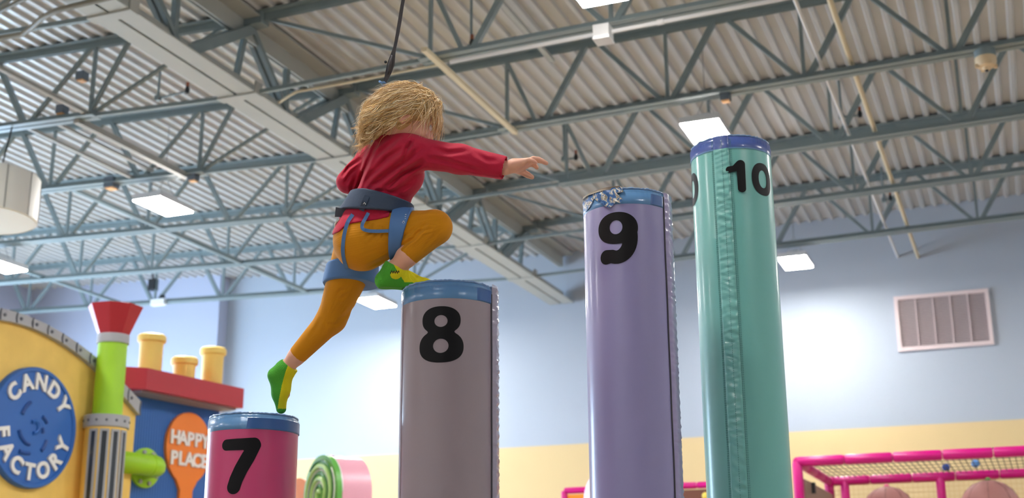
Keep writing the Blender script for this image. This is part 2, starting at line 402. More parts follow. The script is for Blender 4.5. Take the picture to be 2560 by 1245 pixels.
# small hanging boxes (speakers / sensors) under the left joists and one behind pillar 10
m_dk = mat('box_dark_grey', lin(96, 108, 120), 0.5); m_or = mat('box_orange_face', lin(226, 170, 110), 0.5)
for (px, py, k, lab, w) in ((279, 462, 2, 'dark grey box with orange face under a joist left of the bright light', 0.12), (484, 447, 2, 'smaller grey box with cream face under a joist right above the bright light', 0.085),
                           (1814, 247, 2, 'small cream box under a joist chord above the light by pillar 10', 0.085), (205, 196, 1, 'grey box high under the deck in the upper left bay', 0.085), (155, 280, 1, 'dark clamp sitting on a joist chord at upper left', 0.085)):
    c = atY(px, py, YJ[k]); t = Thing('sensor_box', c, lab, 'sensor box')
    t.part('housing', MB().box(c + (0, 0, 0.02), (w, w, w * 0.95)), m_dk); t.part('face', MB().box(c + (0, 0, 0.02 - w * 0.5), (w * 0.8, w * 0.8, 0.02)), m_or)
# sprinkler heads on short arms
m_red = mat('sprinkler_red', lin(150, 80, 50), 0.5)
for (p0, p1, p2, zz, lab) in (((395, 246), (468, 228), (471, 218), H + 0.5, 'sprinkler head with red bulb on a grey arm left of the girder'),
                              ((1178, 120), (1180, 112), (1182, 103), H + 0.2, 'small orange sprinkler head beside the joist above the girl\'s head'),
                              ((2104, 292), (2150, 288), (2156, 276), H + 0.45, 'dark sprinkler head on a bent arm at right, above pillar 10'),
                              ((1410, 398), (1440, 396), (1452, 390), H + 0.35, 'grey sprinkler arm under the deck above the girl\'s outstretched hand'),
                              ((2210, 500), (2226, 497), (2230, 488), H + 0.45, 'dark sprinkler head beside the cream pipe close to the back wall')):
    a, b, c = atZ(*p0, zz), atZ(*p1, zz), atZ(*p2, zz)
    t = Thing('sprinkler', a, lab, 'sprinkler', 'sprinkler heads')
    t.part('arm', MB().tube([a, b], 0.012, 8), m_steel, smooth=True); t.part('drop', MB().tube([a, (a[0], a[1], zt(a[0]) + 0.02)], 0.012, 8), m_steel, smooth=True); t.part('bracket', MB().box(a, (0.05, 0.05, 0.05)), m_steel)
    t.part('head', MB().lathe(b, [(0, -0.02), (0.02, -0.02), (0.024, 0.02), (0.012, 0.05), (0, 0.05)], 10), m_black, smooth=True)
    t.part('bulb', MB().lathe(b + (0, 0, 0.05), [(0, 0), (0.016, 0), (0.014, 0.04), (0, 0.045)], 10), m_red, smooth=True)
# small black speaker near the far wall
c = atY(383, 712, YJ[5]); t = Thing('ceiling_speaker', c, 'tiny black speaker hanging from the far left joist', 'speaker')
t.part('body', MB().box(c, (0.11, 0.11, 0.17)), m_black); t.part('bracket', MB().bar(c + (0, 0, 0.08), c + (-0.06, 0, 0.26), 0.02, 0.02), m_black)
c = atY(397, 756, YJ[5] - 0.05); t = Thing('exit_lamp', c, 'small white emergency lamp with black bracket under the far left joist', 'lamp')
t.part('body', MB().box(c, (0.24, 0.09, 0.09)), m_frame); t.part('bracket', MB().box(c + (0.06, 0, 0.07), (0.05, 0.06, 0.08)), m_black)

# ---- hanging LED fixtures
m_led = emit('led_diffuser', (1.0, 0.97, 0.93, 1), LAMP); m_house = mat('fixture_housing', lin(205, 208, 210), 0.4)
def fixture(x, y, z, label, group):
    t = Thing('high_bay_light', (x, y, z), label, 'light', group)
    w, l = 0.34, 0.58
    t.part('diffuser', MB().box((x, y, z), (w, l, 0.012)), m_led)
    t.part('housing', MB().box((x, y, z + 0.036), (w + 0.02, l + 0.02, 0.06)), m_house)
    t.part('driver_box', MB().box((x, y, z + 0.1), (0.14, 0.3, 0.07)), m_house)
    for s in (-1, 1):
        t.part('hanger', MB().tube([(x + s * 0.14, y, z + 0.06), (x, y, z + 0.35), (x, y, zt(x) - 0.0)], 0.004, 5), m_alu)
Zl = 4.25 + CAM[2]
GL = 'hanging LED high bay lights'
fixture(-2.38, 10.93, Zl, 'glaring white LED high bay light half hidden behind the top of pillar 10', GL)
fixture(-8.32, 10.85, Zl, 'bright rectangular LED high bay light left of the girl, under the roof truss', GL)
fixture(-8.27, 15.70, Zl, 'small LED high bay light seen between the girl\'s leg and pillar 8', GL)
fixture(-2.40, 15.85, Zl, 'LED high bay light beside pillar 10 in front of the back wall', GL)
fixture(-11.85, 12.25, Zl + 0.05, 'LED high bay light cut off at the left edge of the frame', GL)
fixture(-2.45, 7.80, Zl, 'LED high bay light cut off by the top edge of the frame', GL)
for (x, y) in ((-8.3, 5.9), (3.5, 15.8), (3.5, 10.9), (3.5, 5.9), (-2.4, 2.9), (-8.3, 0.9), (3.5, 0.9), (-2.4, -2.6), (-14.0, 7.0), (-14.0, 1.0), (-8.3, -3.0)):
    fixture(x, y, Zl + (0.15 if x < -10 else 0.0), 'LED high bay light hanging outside the picture', 'LED high bay lights outside the picture')

# ---- white drum pendant at the left edge
c = np.array([-8.80, 8.77, 3.56 + CAM[2]]); m_drum = mat('drum_fabric', lin(222, 222, 216), 0.6)
t = Thing('drum_pendant', c, 'large white drum pendant hanging on a cable at the left edge', 'pendant')
t.part('shell', MB().lathe(c, [(0.50, 0.0), (0.515, 0.01), (0.515, 0.42), (0.50, 0.43)], 48), m_drum, smooth=True)
t.part('bottom_panel', MB().lathe(c, [(0, 0.004), (0.50, 0.004)], 48), mat('drum_bottom', lin(190, 180, 160), 0.7))
t.part('top_panel', MB().lathe(c, [(0.50, 0.43), (0, 0.43)], 48), m_drum)
for k in range(12):
    a = k * math.pi / 6 + 0.13
    t.part('seam', MB().box(c + (0.517 * math.cos(a), 0.517 * math.sin(a), 0.215), (0.006, 0.006, 0.42)), mat('drum_seam', lin(120, 125, 125), 0.6))
t.part('cable', MB().tube([c + (0.30, -0.10, 0.43), (c[0] + 0.28, c[1], zb(c[0]))], 0.008, 6), m_black, smooth=True)
t.part('cable', MB().tube([c + (-0.28, 0.10, 0.43), (c[0] - 0.28, c[1], zb(c[0]))], 0.008, 6), m_black, smooth=True)

# ---- return air vent on the back wall
p = [atY(x, y, YW) for x, y in ((2237, 743), (2475, 721), (2482, 865), (2243, 877))]
x0, x1 = (p[0][0] + p[3][0]) / 2, (p[1][0] + p[2][0]) / 2; z1, z0 = (p[0][2] + p[1][2]) / 2, (p[2][2] + p[3][2]) / 2
t = Thing('air_vent', ((x0 + x1) / 2, YW, z0), 'large rectangular louvred return air vent on the blue back wall', 'vent')
m_ventf = mat('vent_frame_paint', lin(222, 205, 205), 0.5); m_ventd = mat('vent_inside', lin(138, 132, 134), 0.8)
fw = 0.05
mb = MB()
mb.box(((x0 + x1) / 2, YW - 0.015, z1 - fw / 2), (x1 - x0, 0.04, fw)); mb.box(((x0 + x1) / 2, YW - 0.015, z0 + fw / 2), (x1 - x0, 0.04, fw))
mb.box((x0 + fw / 2, YW - 0.015, (z0 + z1) / 2), (fw, 0.04, z1 - z0 - 2 * fw)); mb.box((x1 - fw / 2, YW - 0.015, (z0 + z1) / 2), (fw, 0.04, z1 - z0 - 2 * fw))
t.part('frame', mb, m_ventf); t.part('backing', MB().box(((x0 + x1) / 2, YW - 0.004, (z0 + z1) / 2), (x1 - x0 - 0.02, 0.006, z1 - z0 - 0.02)), m_ventd)
slat = MB().bar((x0 + fw, YW - 0.018, 0), (x1 - fw, YW - 0.018, 0), 0.013, 0.004, up=(0, -0.5, 1)); n = 30
so = None
for k in range(n):
    zz = z0 + fw + (z1 - z0 - 2 * fw) * (k + 0.5) / n
    if so is None: so = t.part('slat', slat, m_ventf); so.location.z = zz
    else:
        c = so.copy(); COL.objects.link(c); c.location.z = zz
for k in range(1, 5):
    xx = x0 + fw + (x1 - x0 - 2 * fw) * k / 5
    t.part('divider', MB().box((xx, YW - 0.028, (z0 + z1) / 2), (0.012, 0.012, z1 - z0 - 2 * fw)), m_ventf)
# ------------------------------------------------------------------ play factory facade at the left
XC = -7.5
ex, ey, ez = np.eye(3)
m_fy = mat('facade_yellow', lin(240, 200, 104), 0.6, var=0.16, vscale=5.0, detail=5)
m_cop = mat('coping_grey', lin(168, 170, 176), 0.5, var=0.05, vscale=8); m_copd = mat('coping_joint', lin(95, 98, 106), 0.6)
m_sb = mat('sign_blue', lin(40, 100, 180), 0.5, var=0.05, vscale=3); m_sbd = mat('sign_blue_dark', lin(28, 74, 146), 0.5)
m_wt = mat('letter_white', lin(238, 236, 232), 0.5)
m_lime = mat('lime_paint', lin(160, 212, 40), 0.45, var=0.06, vscale=3); m_fred = mat('funnel_red', lin(176, 34, 46), 0.45)
outer = [(0, 770.6), (42, 779), (84, 796), (126, 815), (169, 840), (211, 870), (240, 893), (316, 962), (345, 996)]
inner = [(0, 800), (42, 806), (84, 821), (126, 840), (169, 865), (211, 897), (236, 918), (310, 990), (338, 1024)]
O = np.array([atX(x, y, XC + 0.05) for x, y in outer]); I = np.array([atX(x, y, XC + 0.05) for x, y in inner])
po_, pi_ = np.polyfit(O[:, 1], O[:, 2], 3), np.polyfit(I[:, 1], I[:, 2], 3)
y0f, y1f = O[0, 1] - 0.35, atX(341, 1015, XC)[1]
t = Thing('factory_facade', (XC, (y0f + y1f) / 2, 0), 'yellow arched candy factory facade with grey riveted coping', 'facade')
ys = np.linspace(y0f, y1f, 40)
poly = [(XC, y0f, 0), ] + [(XC, y, np.polyval(pi_, y) + 0.03) for y in ys] + [(XC, y1f, 0)]
t.part('wall_panel', MB().prism(poly, (-0.14, 0, 0)), m_fy)
ns = 12; sg = np.linspace(y0f, y1f, ns + 1)
for k in range(ns):
    yy_ = np.linspace(sg[k] + 0.008, sg[k + 1], 6); ou = [np.polyval(po_, q) for q in yy_]; inn = [np.polyval(pi_, q) for q in yy_]
    mb = MB().prism([(XC + 0.05, q, o) for q, o in zip(yy_, ou)] + [(XC + 0.05, q, o) for q, o in list(zip(yy_, inn))[::-1]], (-0.2, 0, 0))
    s = t.part('coping_segment', mb, m_cop)
    q = yy_[1]; mid = (ou[1] + inn[1]) / 2
    t.part('rivet', MB().lathe((XC + 0.05, q, mid), [(0.016, 0), (0.014, 0.008), (0, 0.01)], 8, axis=(1, 0, 0)), m_copd, parent=s)
    arc = [(XC + 0.052, sg[k + 1] - 0.012 * math.sin(math.pi * j / 6), (ou[-1] * (6 - j) + inn[-1] * j) / 6) for j in range(7)]
    t.part('joint', MB().tube(arc, 0.007, 6), m_copd, parent=s)

# round sign
cs = atX(89, 1068, XC + 0.06); Rs = abs(atX(82.5, 914, XC + 0.06)[2] - atX(82.5, 1222, XC + 0.06)[2]) / 2
t = Thing('round_sign', cs, 'round blue sign with raised white CANDY FACTORY letters on the yellow facade', 'sign')
X1 = XC + 0.06
t.part('disc', MB().lathe((XC, cs[1], cs[2]), [(Rs, 0.0), (Rs, 0.05), (Rs * 0.985, 0.06), (Rs * 0.93, 0.06), (Rs * 0.915, 0.045), (0, 0.045)], 64, axis=(1, 0, 0)), m_sb, smooth=True)
def arcw(word, a0, step, rad, top):
    for i, ch in enumerate(word):
        a = math.radians(a0 + step * i)
        if top: cen = np.array([X1 - 0.018, cs[1] + rad * math.sin(a), cs[2] + rad * math.cos(a)]); rot = -a
        else: cen = np.array([X1 - 0.018, cs[1] + rad * math.sin(a), cs[2] - rad * math.cos(a)]); rot = a
        c_, s_ = math.cos(rot), math.sin(rot)
        letter(ch, 0.198 * Rs / 0.53, 0.009, 0.007, lambda x, y, z: cen + np.array([z + 0.012, x * c_ - y * s_, x * s_ + y * c_]), 'letter', m_wt, t.o, t.b)
arcw('CANDY', -48, 25.5, Rs * 0.745, True)
arcw('FACTORY', -78, 25, Rs * 0.745, False)
# relief grooves in the middle of the sign (swirled sweet)
for (a0, a1, r) in ((110, 150, 0.42), (195, 255, 0.36), (20, 50, 0.30), (300, 330, 0.42), (-20, 5, 0.22), (235, 262, 0.52)):
    aa = np.radians(np.linspace(a0, a1, 8)); rr_ = Rs * r * np.linspace(1.0, 0.85, 8)
    t.part('relief', MB().tube(np.stack([np.full(8, X1 - 0.012), cs[1] + rr_ * np.cos(aa), cs[2] + rr_ * np.sin(aa)], 1), 0.016, 6), m_sbd, smooth=True)
aa = np.radians(np.linspace(-100, 130, 12))
t.part('relief', MB().tube(np.stack([np.full(12, X1 - 0.012), cs[1] + 0.05 * np.cos(aa), cs[2] + 0.05 * np.sin(aa)], 1), 0.018, 6), m_sb, smooth=True)

# chimney tower: slotted drum, lime pipe, flared funnel
cb = atX(266, 1060, XC + 0.16); toc = CAM - cb; toc[2] = 0; toc /= np.linalg.norm(toc); side = np.cross(toc, ez) * -1
zA, zB, zC_, zD, zE = [atX(x, y, XC + 0.16)[2] for x, y in ((266, 1052), (270, 1037), (281, 852), (282, 838), (290, 768))]
m_tk = np.linalg.norm(cb - CAM) / 3330
t = Thing('funnel_tower', (cb[0], cb[1], 0), 'lime green pipe chimney with flared dark red funnel on the yellow facade', 'chimney')
Rl, Rp = 0.182, 0.126
Rd = 0.176
wid = 0.088
# drum with four tall slots
t.part('drum', MB().lathe((cb[0], cb[1], 0), [(Rd, 0), (Rd, zA - 0.02)], 48), m_fy, smooth=True)
t.part('base_ring', MB().lathe((cb[0], cb[1], 0), [(Rd, zA - 0.07), (Rd + 0.018, zA - 0.065), (Rd + 0.018, zA + 0.035), (Rp, zA + 0.04)], 48), m_cop, smooth=True)
for k in range(7):
    a = math.radians(-75 + 25 * k); d = toc * math.cos(a) + side * math.sin(a); q = np.array([cb[0], cb[1], zA - 0.015]) + d * (Rd + 0.019)
    t.part('rivet', MB().lathe(q, [(0.012, 0), (0.010, 0.006), (0, 0.008)], 8, axis=d), m_copd)
zs0, zs1 = zA - 0.73, zA - 0.10
for a in (-34, -3, 27, 57):
    a = math.radians(a); d = toc * math.cos(a) + side * math.sin(a); w_ = np.cross(ez, d); q = np.array([cb[0], cb[1], (zs0 + zs1) / 2]) + d * Rd
    mb = MB(); hh = zs1 - zs0
    for sx in (-1, 1): mb.box(q + w_ * sx * 0.030, (0.014, 0.018, hh), (d, w_, ez))
    for sz in (-1, 1): mb.box(q + ez * sz * hh / 2, (0.014, 0.075, 0.018), (d, w_, ez))
    fr = t.part('slot_frame', mb, m_cop)
    t.part('slot_glass', MB().box(q, (0.006, 0.05, hh), (d, w_, ez)), mat('slot_mirror', lin(70, 74, 78), 0.12, 0.3), parent=fr)
t.part('pipe', MB().lathe((cb[0], cb[1], 0), [(Rp, zA), (Rp, zC_)], 40), m_lime, smooth=True)
t.part('collar', MB().lathe((cb[0], cb[1], 0), [(Rp, zC_ - 0.03), (Rp + 0.014, zC_ - 0.028), (Rp + 0.014, zD), (Rp - 0.01, zD)], 40), m_cop, smooth=True)
t.part('funnel', MB().lathe((cb[0], cb[1], 0), [(Rp - 0.01, zD - 0.01), (Rp + 0.01, zD), (Rp + 0.115, zE), (Rp + 0.10, zE + 0.004), (Rp - 0.02, zD + 0.02)], 8, a0=0.0, a1=None, xdir=toc * math.cos(0.55) + side * math.sin(0.55)), m_fred)

# blue house part with red roof
HA = math.radians(8.0); hd = np.array([math.sin(HA), math.cos(HA), 0]); hn = np.array([math.cos(HA), -math.sin(HA), 0])
P0 = atX(345, 1100, XC - 0.12)
def hp(x, y, off=0.0): return atP(x, y, P0 + hn * off, hn)
def hc(p): q = np.asarray(p) - P0; return np.dot(q, hd), np.dot(q, hn), q[2] + P0[2]
def hw(a, b, z): return np.array([P0[0], P0[1], 0]) + hd * a + hn * b + ez * z
OFF = 0.26
aL = hc(hp(367, 945, OFF))[0]; aR = hc(hp(609, 995, OFF))[0]
zr1 = (hc(hp(367, 918, OFF))[2] + hc(hp(611, 973, OFF))[2]) / 2; zr0 = (hc(hp(367, 973, OFF))[2] + hc(hp(607, 1021, OFF))[2]) / 2
m_bl = mat('siding_blue', lin(48, 106, 182), 0.55, var=0.05, vscale=4); m_rf = mat('roof_red', lin(176, 30, 48), 0.45); m_or2 = mat('sign_orange', lin(238, 130, 40), 0.5)
t = Thing('play_house', hw(aL, 0, 0), 'blue grooved play house with red roof beam beside the yellow facade', 'play house')
mb = MB(); a = (y1f + 0.02 - P0[1]) / hd[1]; aE = hc(hp(549, 1040))[0]
V = []; nb = int((aE - a) / 0.032)
prof = []
for i in range(nb):
    a_ = a + (aE - a) * i / nb; w1 = (aE - a) / nb
    prof += [(a_ + 0.004, 0.0), (a_ + w1 - 0.004, 0.0), (a_ + w1, -0.009)]
prof = [(a, -0.009)] + prof
V = [hw(p, q, 0) for p, q in prof] + [hw(p, q, zr0) for p, q in prof]; n = len(prof)
t.part('siding', MB().add(V, [(i, i + 1, n + i + 1, n + i) for i in range(n - 1)]), m_bl)
t.part('wall_core', MB().prism([hw(a, -0.012, 0), hw(aE, -0.012, 0), hw(aE, -0.4, 0), hw(a, -0.4, 0)], (0, 0, zr0)), m_bl)
t.part('soffit', MB().prism([hw(a, 0.2, zr0 - 0.02), hw(aR - 0.04, 0.2, zr0 - 0.02), hw(aR - 0.04, -0.4, zr0 - 0.02), hw(a, -0.4, zr0 - 0.02)], (0, 0, 0.03)), mat('soffit_grey', lin(150, 138, 140), 0.6))
plan = [(aL, OFF), (aR, OFF), (aR, -0.5), (aL - 0.29, -0.5), (aL - 0.29, OFF - 0.24)]
t.part('roof_beam', MB().prism([hw(p, q, zr0) for p, q in plan], (0, 0, zr1 - zr0)), m_rf)
m_ch = mat('chimney_yellow', lin(236, 206, 108), 0.5, var=0.06, vscale=5)
for (px, yt, wr, lab) in ((381, 836, 35, None), (462.5, 893, 33, None), (534, 869, 32, None)):
    p = hp(px, yt, OFF - 0.30); a_, b_, z_ = hc(p); k = np.dot(p - CAM, FWD) / FPX
    r = wr * k
    mb = MB().lathe(hw(a_, b_, 0), [(r * 0.80, zr1 - 0.02), (r * 0.82, z_ - 0.12), (r * 0.86, z_ - 0.085), (r, z_ - 0.075), (r * 1.02, z_ - 0.05), (r * 1.0, z_ - 0.02), (r * 0.86, z_ - 0.005), (r * 0.5, z_), (0, z_)], 32)
    t.part('chimney_pot', mb, m_ch, smooth=True)
# orange lollipop shaped sign
c = hp(472, 1116, 0.03); ca, cb2, czz = hc(c); r = abs(hc(hp(472, 1031, 0.03))[2] - czz)
t2 = Thing('paddle_sign', c, 'orange lollipop shaped sign with white HAPPY PLACE letters on the blue wall', 'sign')
ang = np.radians(np.linspace(-62, 242, 40)); pol = [(ca + r * 0.93 * math.cos(q), czz + r * math.sin(q) * (1.0 if math.sin(q) > 0 else 1.12)) for q in ang]
pol = [(ca + 0.085, 0.6), (ca + 0.085, czz - r * 1.28)] + pol + [(ca - 0.085, czz - r * 1.28), (ca - 0.085, 0.6)]
t2.part('board', MB().prism([hw(p, 0.0, z) for p, z in pol], hn * 0.035), m_or2)
for word, py in (('HAPPY', 1100), ('PLACE', 1151)):
    pz = hc(hp(472, py, 0.03))[2]
    for i, ch in enumerate(word):
        aa_ = ca + 0.0 + (i - 2) * 0.103
        letter(ch, 0.178, 0.008, 0.007, lambda x, y, z: hw(aa_ + x, 0.045 + z, pz + y), 'letter', m_wt, t2.o, t2.b)
# lime pipe with flange
fc = hp(360, 1170, 0.0); fa, fb, fz = hc(fc)
t = Thing('flanged_pipe', fc, 'lime green pipe elbow bolted to the blue wall by a round flange', 'pipe')
t.part('flange', MB().lathe(fc, [(0.0, 0.0), (0.185, 0.0), (0.185, 0.025), (0.17, 0.03), (0, 0.03)], 32, axis=hn), m_lime, smooth=True)
q = [hw(fa + 0.0, 0.02, fz), hw(fa + 0.0, 0.10, fz)] + [hw(fa - 0.10 + 0.10 * math.cos(k), 0.10 + 0.10 * math.sin(k), fz) for k in np.radians([20, 40, 60, 80, 90])] + [hw(fa - 0.6, 0.20, fz)]
t.part('elbow', MB().tube(q, 0.098, 20), m_lime, smooth='all')
t.part('pipe_ring', MB().lathe(hw(fa - 0.13, 0.20, fz), [(0.098, -0.012), (0.104, -0.008), (0.104, 0.008), (0.098, 0.012)], 24, axis=hd), m_lime, smooth=True)
for k in range(8):
    aq = k * math.pi / 4 + 0.3; t.part('bolt', MB().lathe(fc + hd * 0.148 * math.cos(aq) + ez * 0.148 * math.sin(aq), [(0.02, 0.028), (0.02, 0.045), (0, 0.045)], 8, axis=hn), m_cop)

# ------------------------------------------------------------------ padded lollipop between pillars 7 and 8
m_pink = mat('vinyl_pink', lin(236, 172, 190), 0.35, bump=0.15, bscale=9); m_gr = mat('vinyl_green', lin(96, 168, 72), 0.35); m_gl = mat('vinyl_light_green', lin(176, 214, 130), 0.35); m_gd = mat('vinyl_dark_green', lin(58, 124, 62), 0.35)
def lolly(px, py, D, r, L, foreshort, name, label, mface, mside, swirl=True):
    c = atD(px, py, D); v = CAM - c; v[2] = 0; v /= np.linalg.norm(v); left = np.cross(v, ez); left /= np.linalg.norm(left)
    if np.dot(left, RIGHT) > 0: left = -left
    n_ = v * foreshort + left * math.sqrt(1 - foreshort ** 2); u = np.cross(ez, n_)
    t = Thing(name, c, label, 'play padding')
    arc = [(r * math.cos(a), r * math.sin(a)) for a in np.radians(np.linspace(0, 180, 33))]
    pts = arc + [(-r, -c[2] + 0.0), (r, -c[2] + 0.0)]
    t.part('padding', MB().prism([c + u * p - n_ * 0.01 + ez * q for p, q in pts], -n_ * L), mside, smooth=True)
    t.part('face', MB().prism([c + u * p * 1.03 + ez * q * (1.03 if q > 0 else 1) for p, q in pts], -n_ * 0.05), mface, smooth=True)
    if swirl:
        for j, (mm, ph) in enumerate(((m_gl, 0), (m_gd, 0.5), (m_wt, 0.78))):
            th = np.linspace(0.6, 5.2 * math.pi, 90); rad = r * 0.055 * (th / 2 + ph * math.pi * 0.9) * 1.9
            ok = rad < r * 0.93; th, rad = th[ok], rad[ok]
            sp = np.array([c + u * a_ * math.cos(b_) + ez * a_ * math.sin(b_) + n_ * 0.004 for a_, b_ in zip(rad, th)])
            t.part('swirl', MB().tube(sp, (0.022, 0.010, 0.007)[j], 6), mm, smooth='all')
    return t, c, u, n_
t, c, u, n_ = lolly(800, 1236, 11.6, 0.345, 0.34, 0.42, 'padded_lollipop', 'pink padded lollipop with green swirl face, between pillars 7 and 8', m_gr, m_pink)
# vinyl seam and bow folds on top
t.part('seam', MB().tube([c - n_ * 0.055 + u * 0.349 * math.cos(a) + ez * 0.349 * math.sin(a) for a in np.linspace(0, math.pi, 24)], 0.008, 6), m_wt, smooth='all')
t.part('fold', MB().sphere(c - n_ * 0.18 + ez * 0.345, 0.05, 12, 8, (1.2, 1.0, 0.35)), m_wt, smooth='all')
t.part('fold', MB().sphere(c - n_ * 0.08 + ez * 0.348, 0.045, 12, 8, (1.0, 1.2, 0.3)), m_pink, smooth='all')
lolly(744, 1250, 12.2, 0.20, 0.16, 0.55, 'padded_lollipop', 'small violet pink padded lollipop peeping out beside pillar 7', mat('vinyl_orange', lin(232, 140, 70), 0.35), mat('vinyl_violet', lin(206, 120, 180), 0.35), False)
lolly(1490, 1250, 12.7, 0.24, 0.20, 0.5, 'padded_lollipop', 'pale pink padded lollipop showing beside the left edge of pillar 9', m_pink, m_pink, False)

# ------------------------------------------------------------------ magenta soft play frames at the lower right
m_mag = mat('padded_magenta', lin(208, 4, 130), 0.35, bump=0.2, bscale=14)
def padded(t, a, b, r=0.047, n=7, joints=True):
    a, b = np.array(a, float), np.array(b, float); L = np.linalg.norm(b - a); k = max(1, int(round(L / 0.45)))
    for i in range(k):
        p, q = a + (b - a) * i / k, a + (b - a) * (i + 1) / k; d = (b - a) / L
        t.part('foam_sleeve', MB().tube([p + d * 0.003, p + d * 0.02, q - d * 0.02, q - d * 0.003], [r * 0.85, r, r, r * 0.85], 10), m_mag, smooth=True)
YF = 12.0
zf = (atY(1992, 1152, YF)[2] + atY(2560, 1130, YF)[2]) / 2
xl = atY(1993, 1160, YF)[0]; xr = xl + 3.4
bk = atZ(2072, 1203, zf); YBk = bk[1]
t = Thing('soft_play_frame', (xl, YF, 0), 'magenta padded play frame with netting at the lower right', 'play frame')
padded(t, (xl, YF, zf), (xr, YF, zf)); padded(t, (xl, YF, zf), (xl, YF, 0)); padded(t, (xl, YF, zf), (xl, YBk, zf)); padded(t, (xl, YBk, zf), (xr, YBk, zf)); padded(t, (xl, YBk, zf), (xl, YBk, 0))
xm = atY(2353, 1225, YBk)[0]; padded(t, (xm, YBk, zf), (xm, YBk, 0)); xm2 = atY(2113, 1225, YBk)[0]; padded(t, (xm2, YBk, zf), (xm2, YBk, 0.0))
padded(t, (xl, YF, zf - 0.42), (xl + 0.0, YF + 0.02, zf - 0.43), n=1)
m_net = mat('net_cord', lin(70, 62, 56), 0.8); m_nett = mat('net_cord_tan', lin(206, 176, 128), 0.8)
mb = MB()
for x in np.arange(xl + 0.05, xr, 0.055): mb.bar((x, YF, zf + 0.04), (x + 0.02, YBk, zf + 0.03), 0.007, 0.006)
for y in np.arange(YF + 0.2, YBk, 0.3): mb.bar((xl, y, zf + 0.033), (xr, y, zf + 0.033), 0.006, 0.005)
o = t.part('roof_net', mb, m_net); o['kind'] = 'stuff'
mb = MB()
for x in np.arange(xl + 0.05, xr, 0.05): mb.bar((x, YBk, zf), (x, YBk, zf - 1.0), 0.007, 0.007)
for z in np.arange(zf - 1.0, zf, 0.05): mb.bar((xl, YBk, z), (xr, YBk, z), 0.007, 0.007)
o = t.part('back_net', mb, m_nett); o['kind'] = 'stuff'
m_dust = mat('dusty_pink', lin(176, 122, 118), 0.6)
p = atY(2016, 1200, YF + 0.1)
t.part('side_panel', MB().box((xl + 0.03, (YF + YBk) / 2, zf - 0.75), (0.03, YBk - YF - 0.15, 1.2)), mat('side_panel_brown', lin(170, 142, 126), 0.7))
t.part('latch', MB().box(atY(2034, 1220, YF + 0.3), (0.035, 0.05, 0.1)), m_black)
m_bb = mat('ball_blue', lin(90, 150, 220), 0.4); m_bb2 = mat('ball_dark_blue', lin(30, 70, 150), 0.4)
for (px, py, mm, lab) in ((2438, 1157, m_bb, 'light blue play ball resting on the magenta frame\'s net'), (2367, 1188, m_bb2, 'dark blue play ball resting on the magenta frame\'s net')):
    p = atZ(px, py, zf + 0.086); q_ = min(p[1], YBk - 0.14); p = np.array([p[0] * q_ / p[1], q_, zf + 0.086 - 0.01 * (q_ - YF) / (YBk - YF)]); o = mesh_obj('play_ball', MB().sphere(p, 0.04, 16, 12), mm, p, None, 'all'); tag(o, lab, 'ball', 'play balls on the net')
for (px, py, rpx, mm, lab) in ((2222, 1280, 63, mat('knob_pink', lin(230, 90, 140), 0.5), 'dusty pink padded dome with pink knob below the magenta frame'), (2477, 1274, 73, mat('knob_green', lin(90, 160, 70), 0.5), 'dusty pink padded dome with green knob below the magenta frame')):
    c = atY(px, py, YBk - 0.45); r = rpx / FPX * np.dot(c - CAM, FWD)
    t = Thing('play_dome', c, lab, 'play dome', 'domes behind the magenta frame')
    t.part('dome', MB().lathe(c, [(r * math.cos(a), r * math.sin(a)) for a in np.radians([0, 15, 30, 45, 60, 75, 90])], 28), m_dust, smooth='all')
    t.part('skirt', MB().lathe(c, [(r * 0.97, 0.01), (r * 0.97, -c[2])], 28), m_dust, smooth='all')
    t.part('knob', MB().sphere(c + ez * r, 0.028, 10, 8), mm, smooth='all')
    for k in range(8):
        a = k * math.pi / 4; t.part('seam', MB().tube([c + np.array([r * 1.003 * math.cos(q) * math.cos(a), r * 1.003 * math.cos(q) * math.sin(a), r * 1.003 * math.sin(q)]) for q in np.radians([0, 20, 40, 60, 85])], 0.004, 5), mat('cap_seam', lin(140, 96, 94), 0.6))
# low frame between pillars 9 and 10
Y2 = 13.4
a = atY(1411, 1226, Y2); b = atY(1800, 1212, Y2); zz = (a[2] + b[2]) / 2
t = Thing('soft_play_frame', (a[0], Y2, 0), 'lower magenta padded play frame with orange panel behind pillar 9', 'play frame')
padded(t, (a[0], Y2, zz), (b[0] + 0.25, Y2, zz), 0.036); padded(t, (a[0], Y2, zz), (a[0], Y2, 0), 0.036); padded(t, (b[0] + 0.25, Y2, zz), (b[0] + 0.25, Y2, 0), 0.036)
xm = atY(1600, 1240, Y2)[0]
t.part('panel', MB().box(((a[0] + xm) / 2, Y2, zz - 0.62), (xm - a[0] - 0.08, 0.03, 1.15)), mat('panel_orange', lin(240, 150, 30), 0.5))
t.part('panel', MB().box(((b[0] + xm) / 2 + 0.1, Y2, zz - 0.62), (b[0] - xm + 0.1, 0.03, 1.15)), mat('panel_brown', lin(110, 66, 50), 0.5))
t.part('knob', MB().sphere(atY(1764, 1240, Y2 - 0.03), 0.04, 12, 8), mat('knob_yellow', lin(240, 210, 90), 0.5), smooth='all')
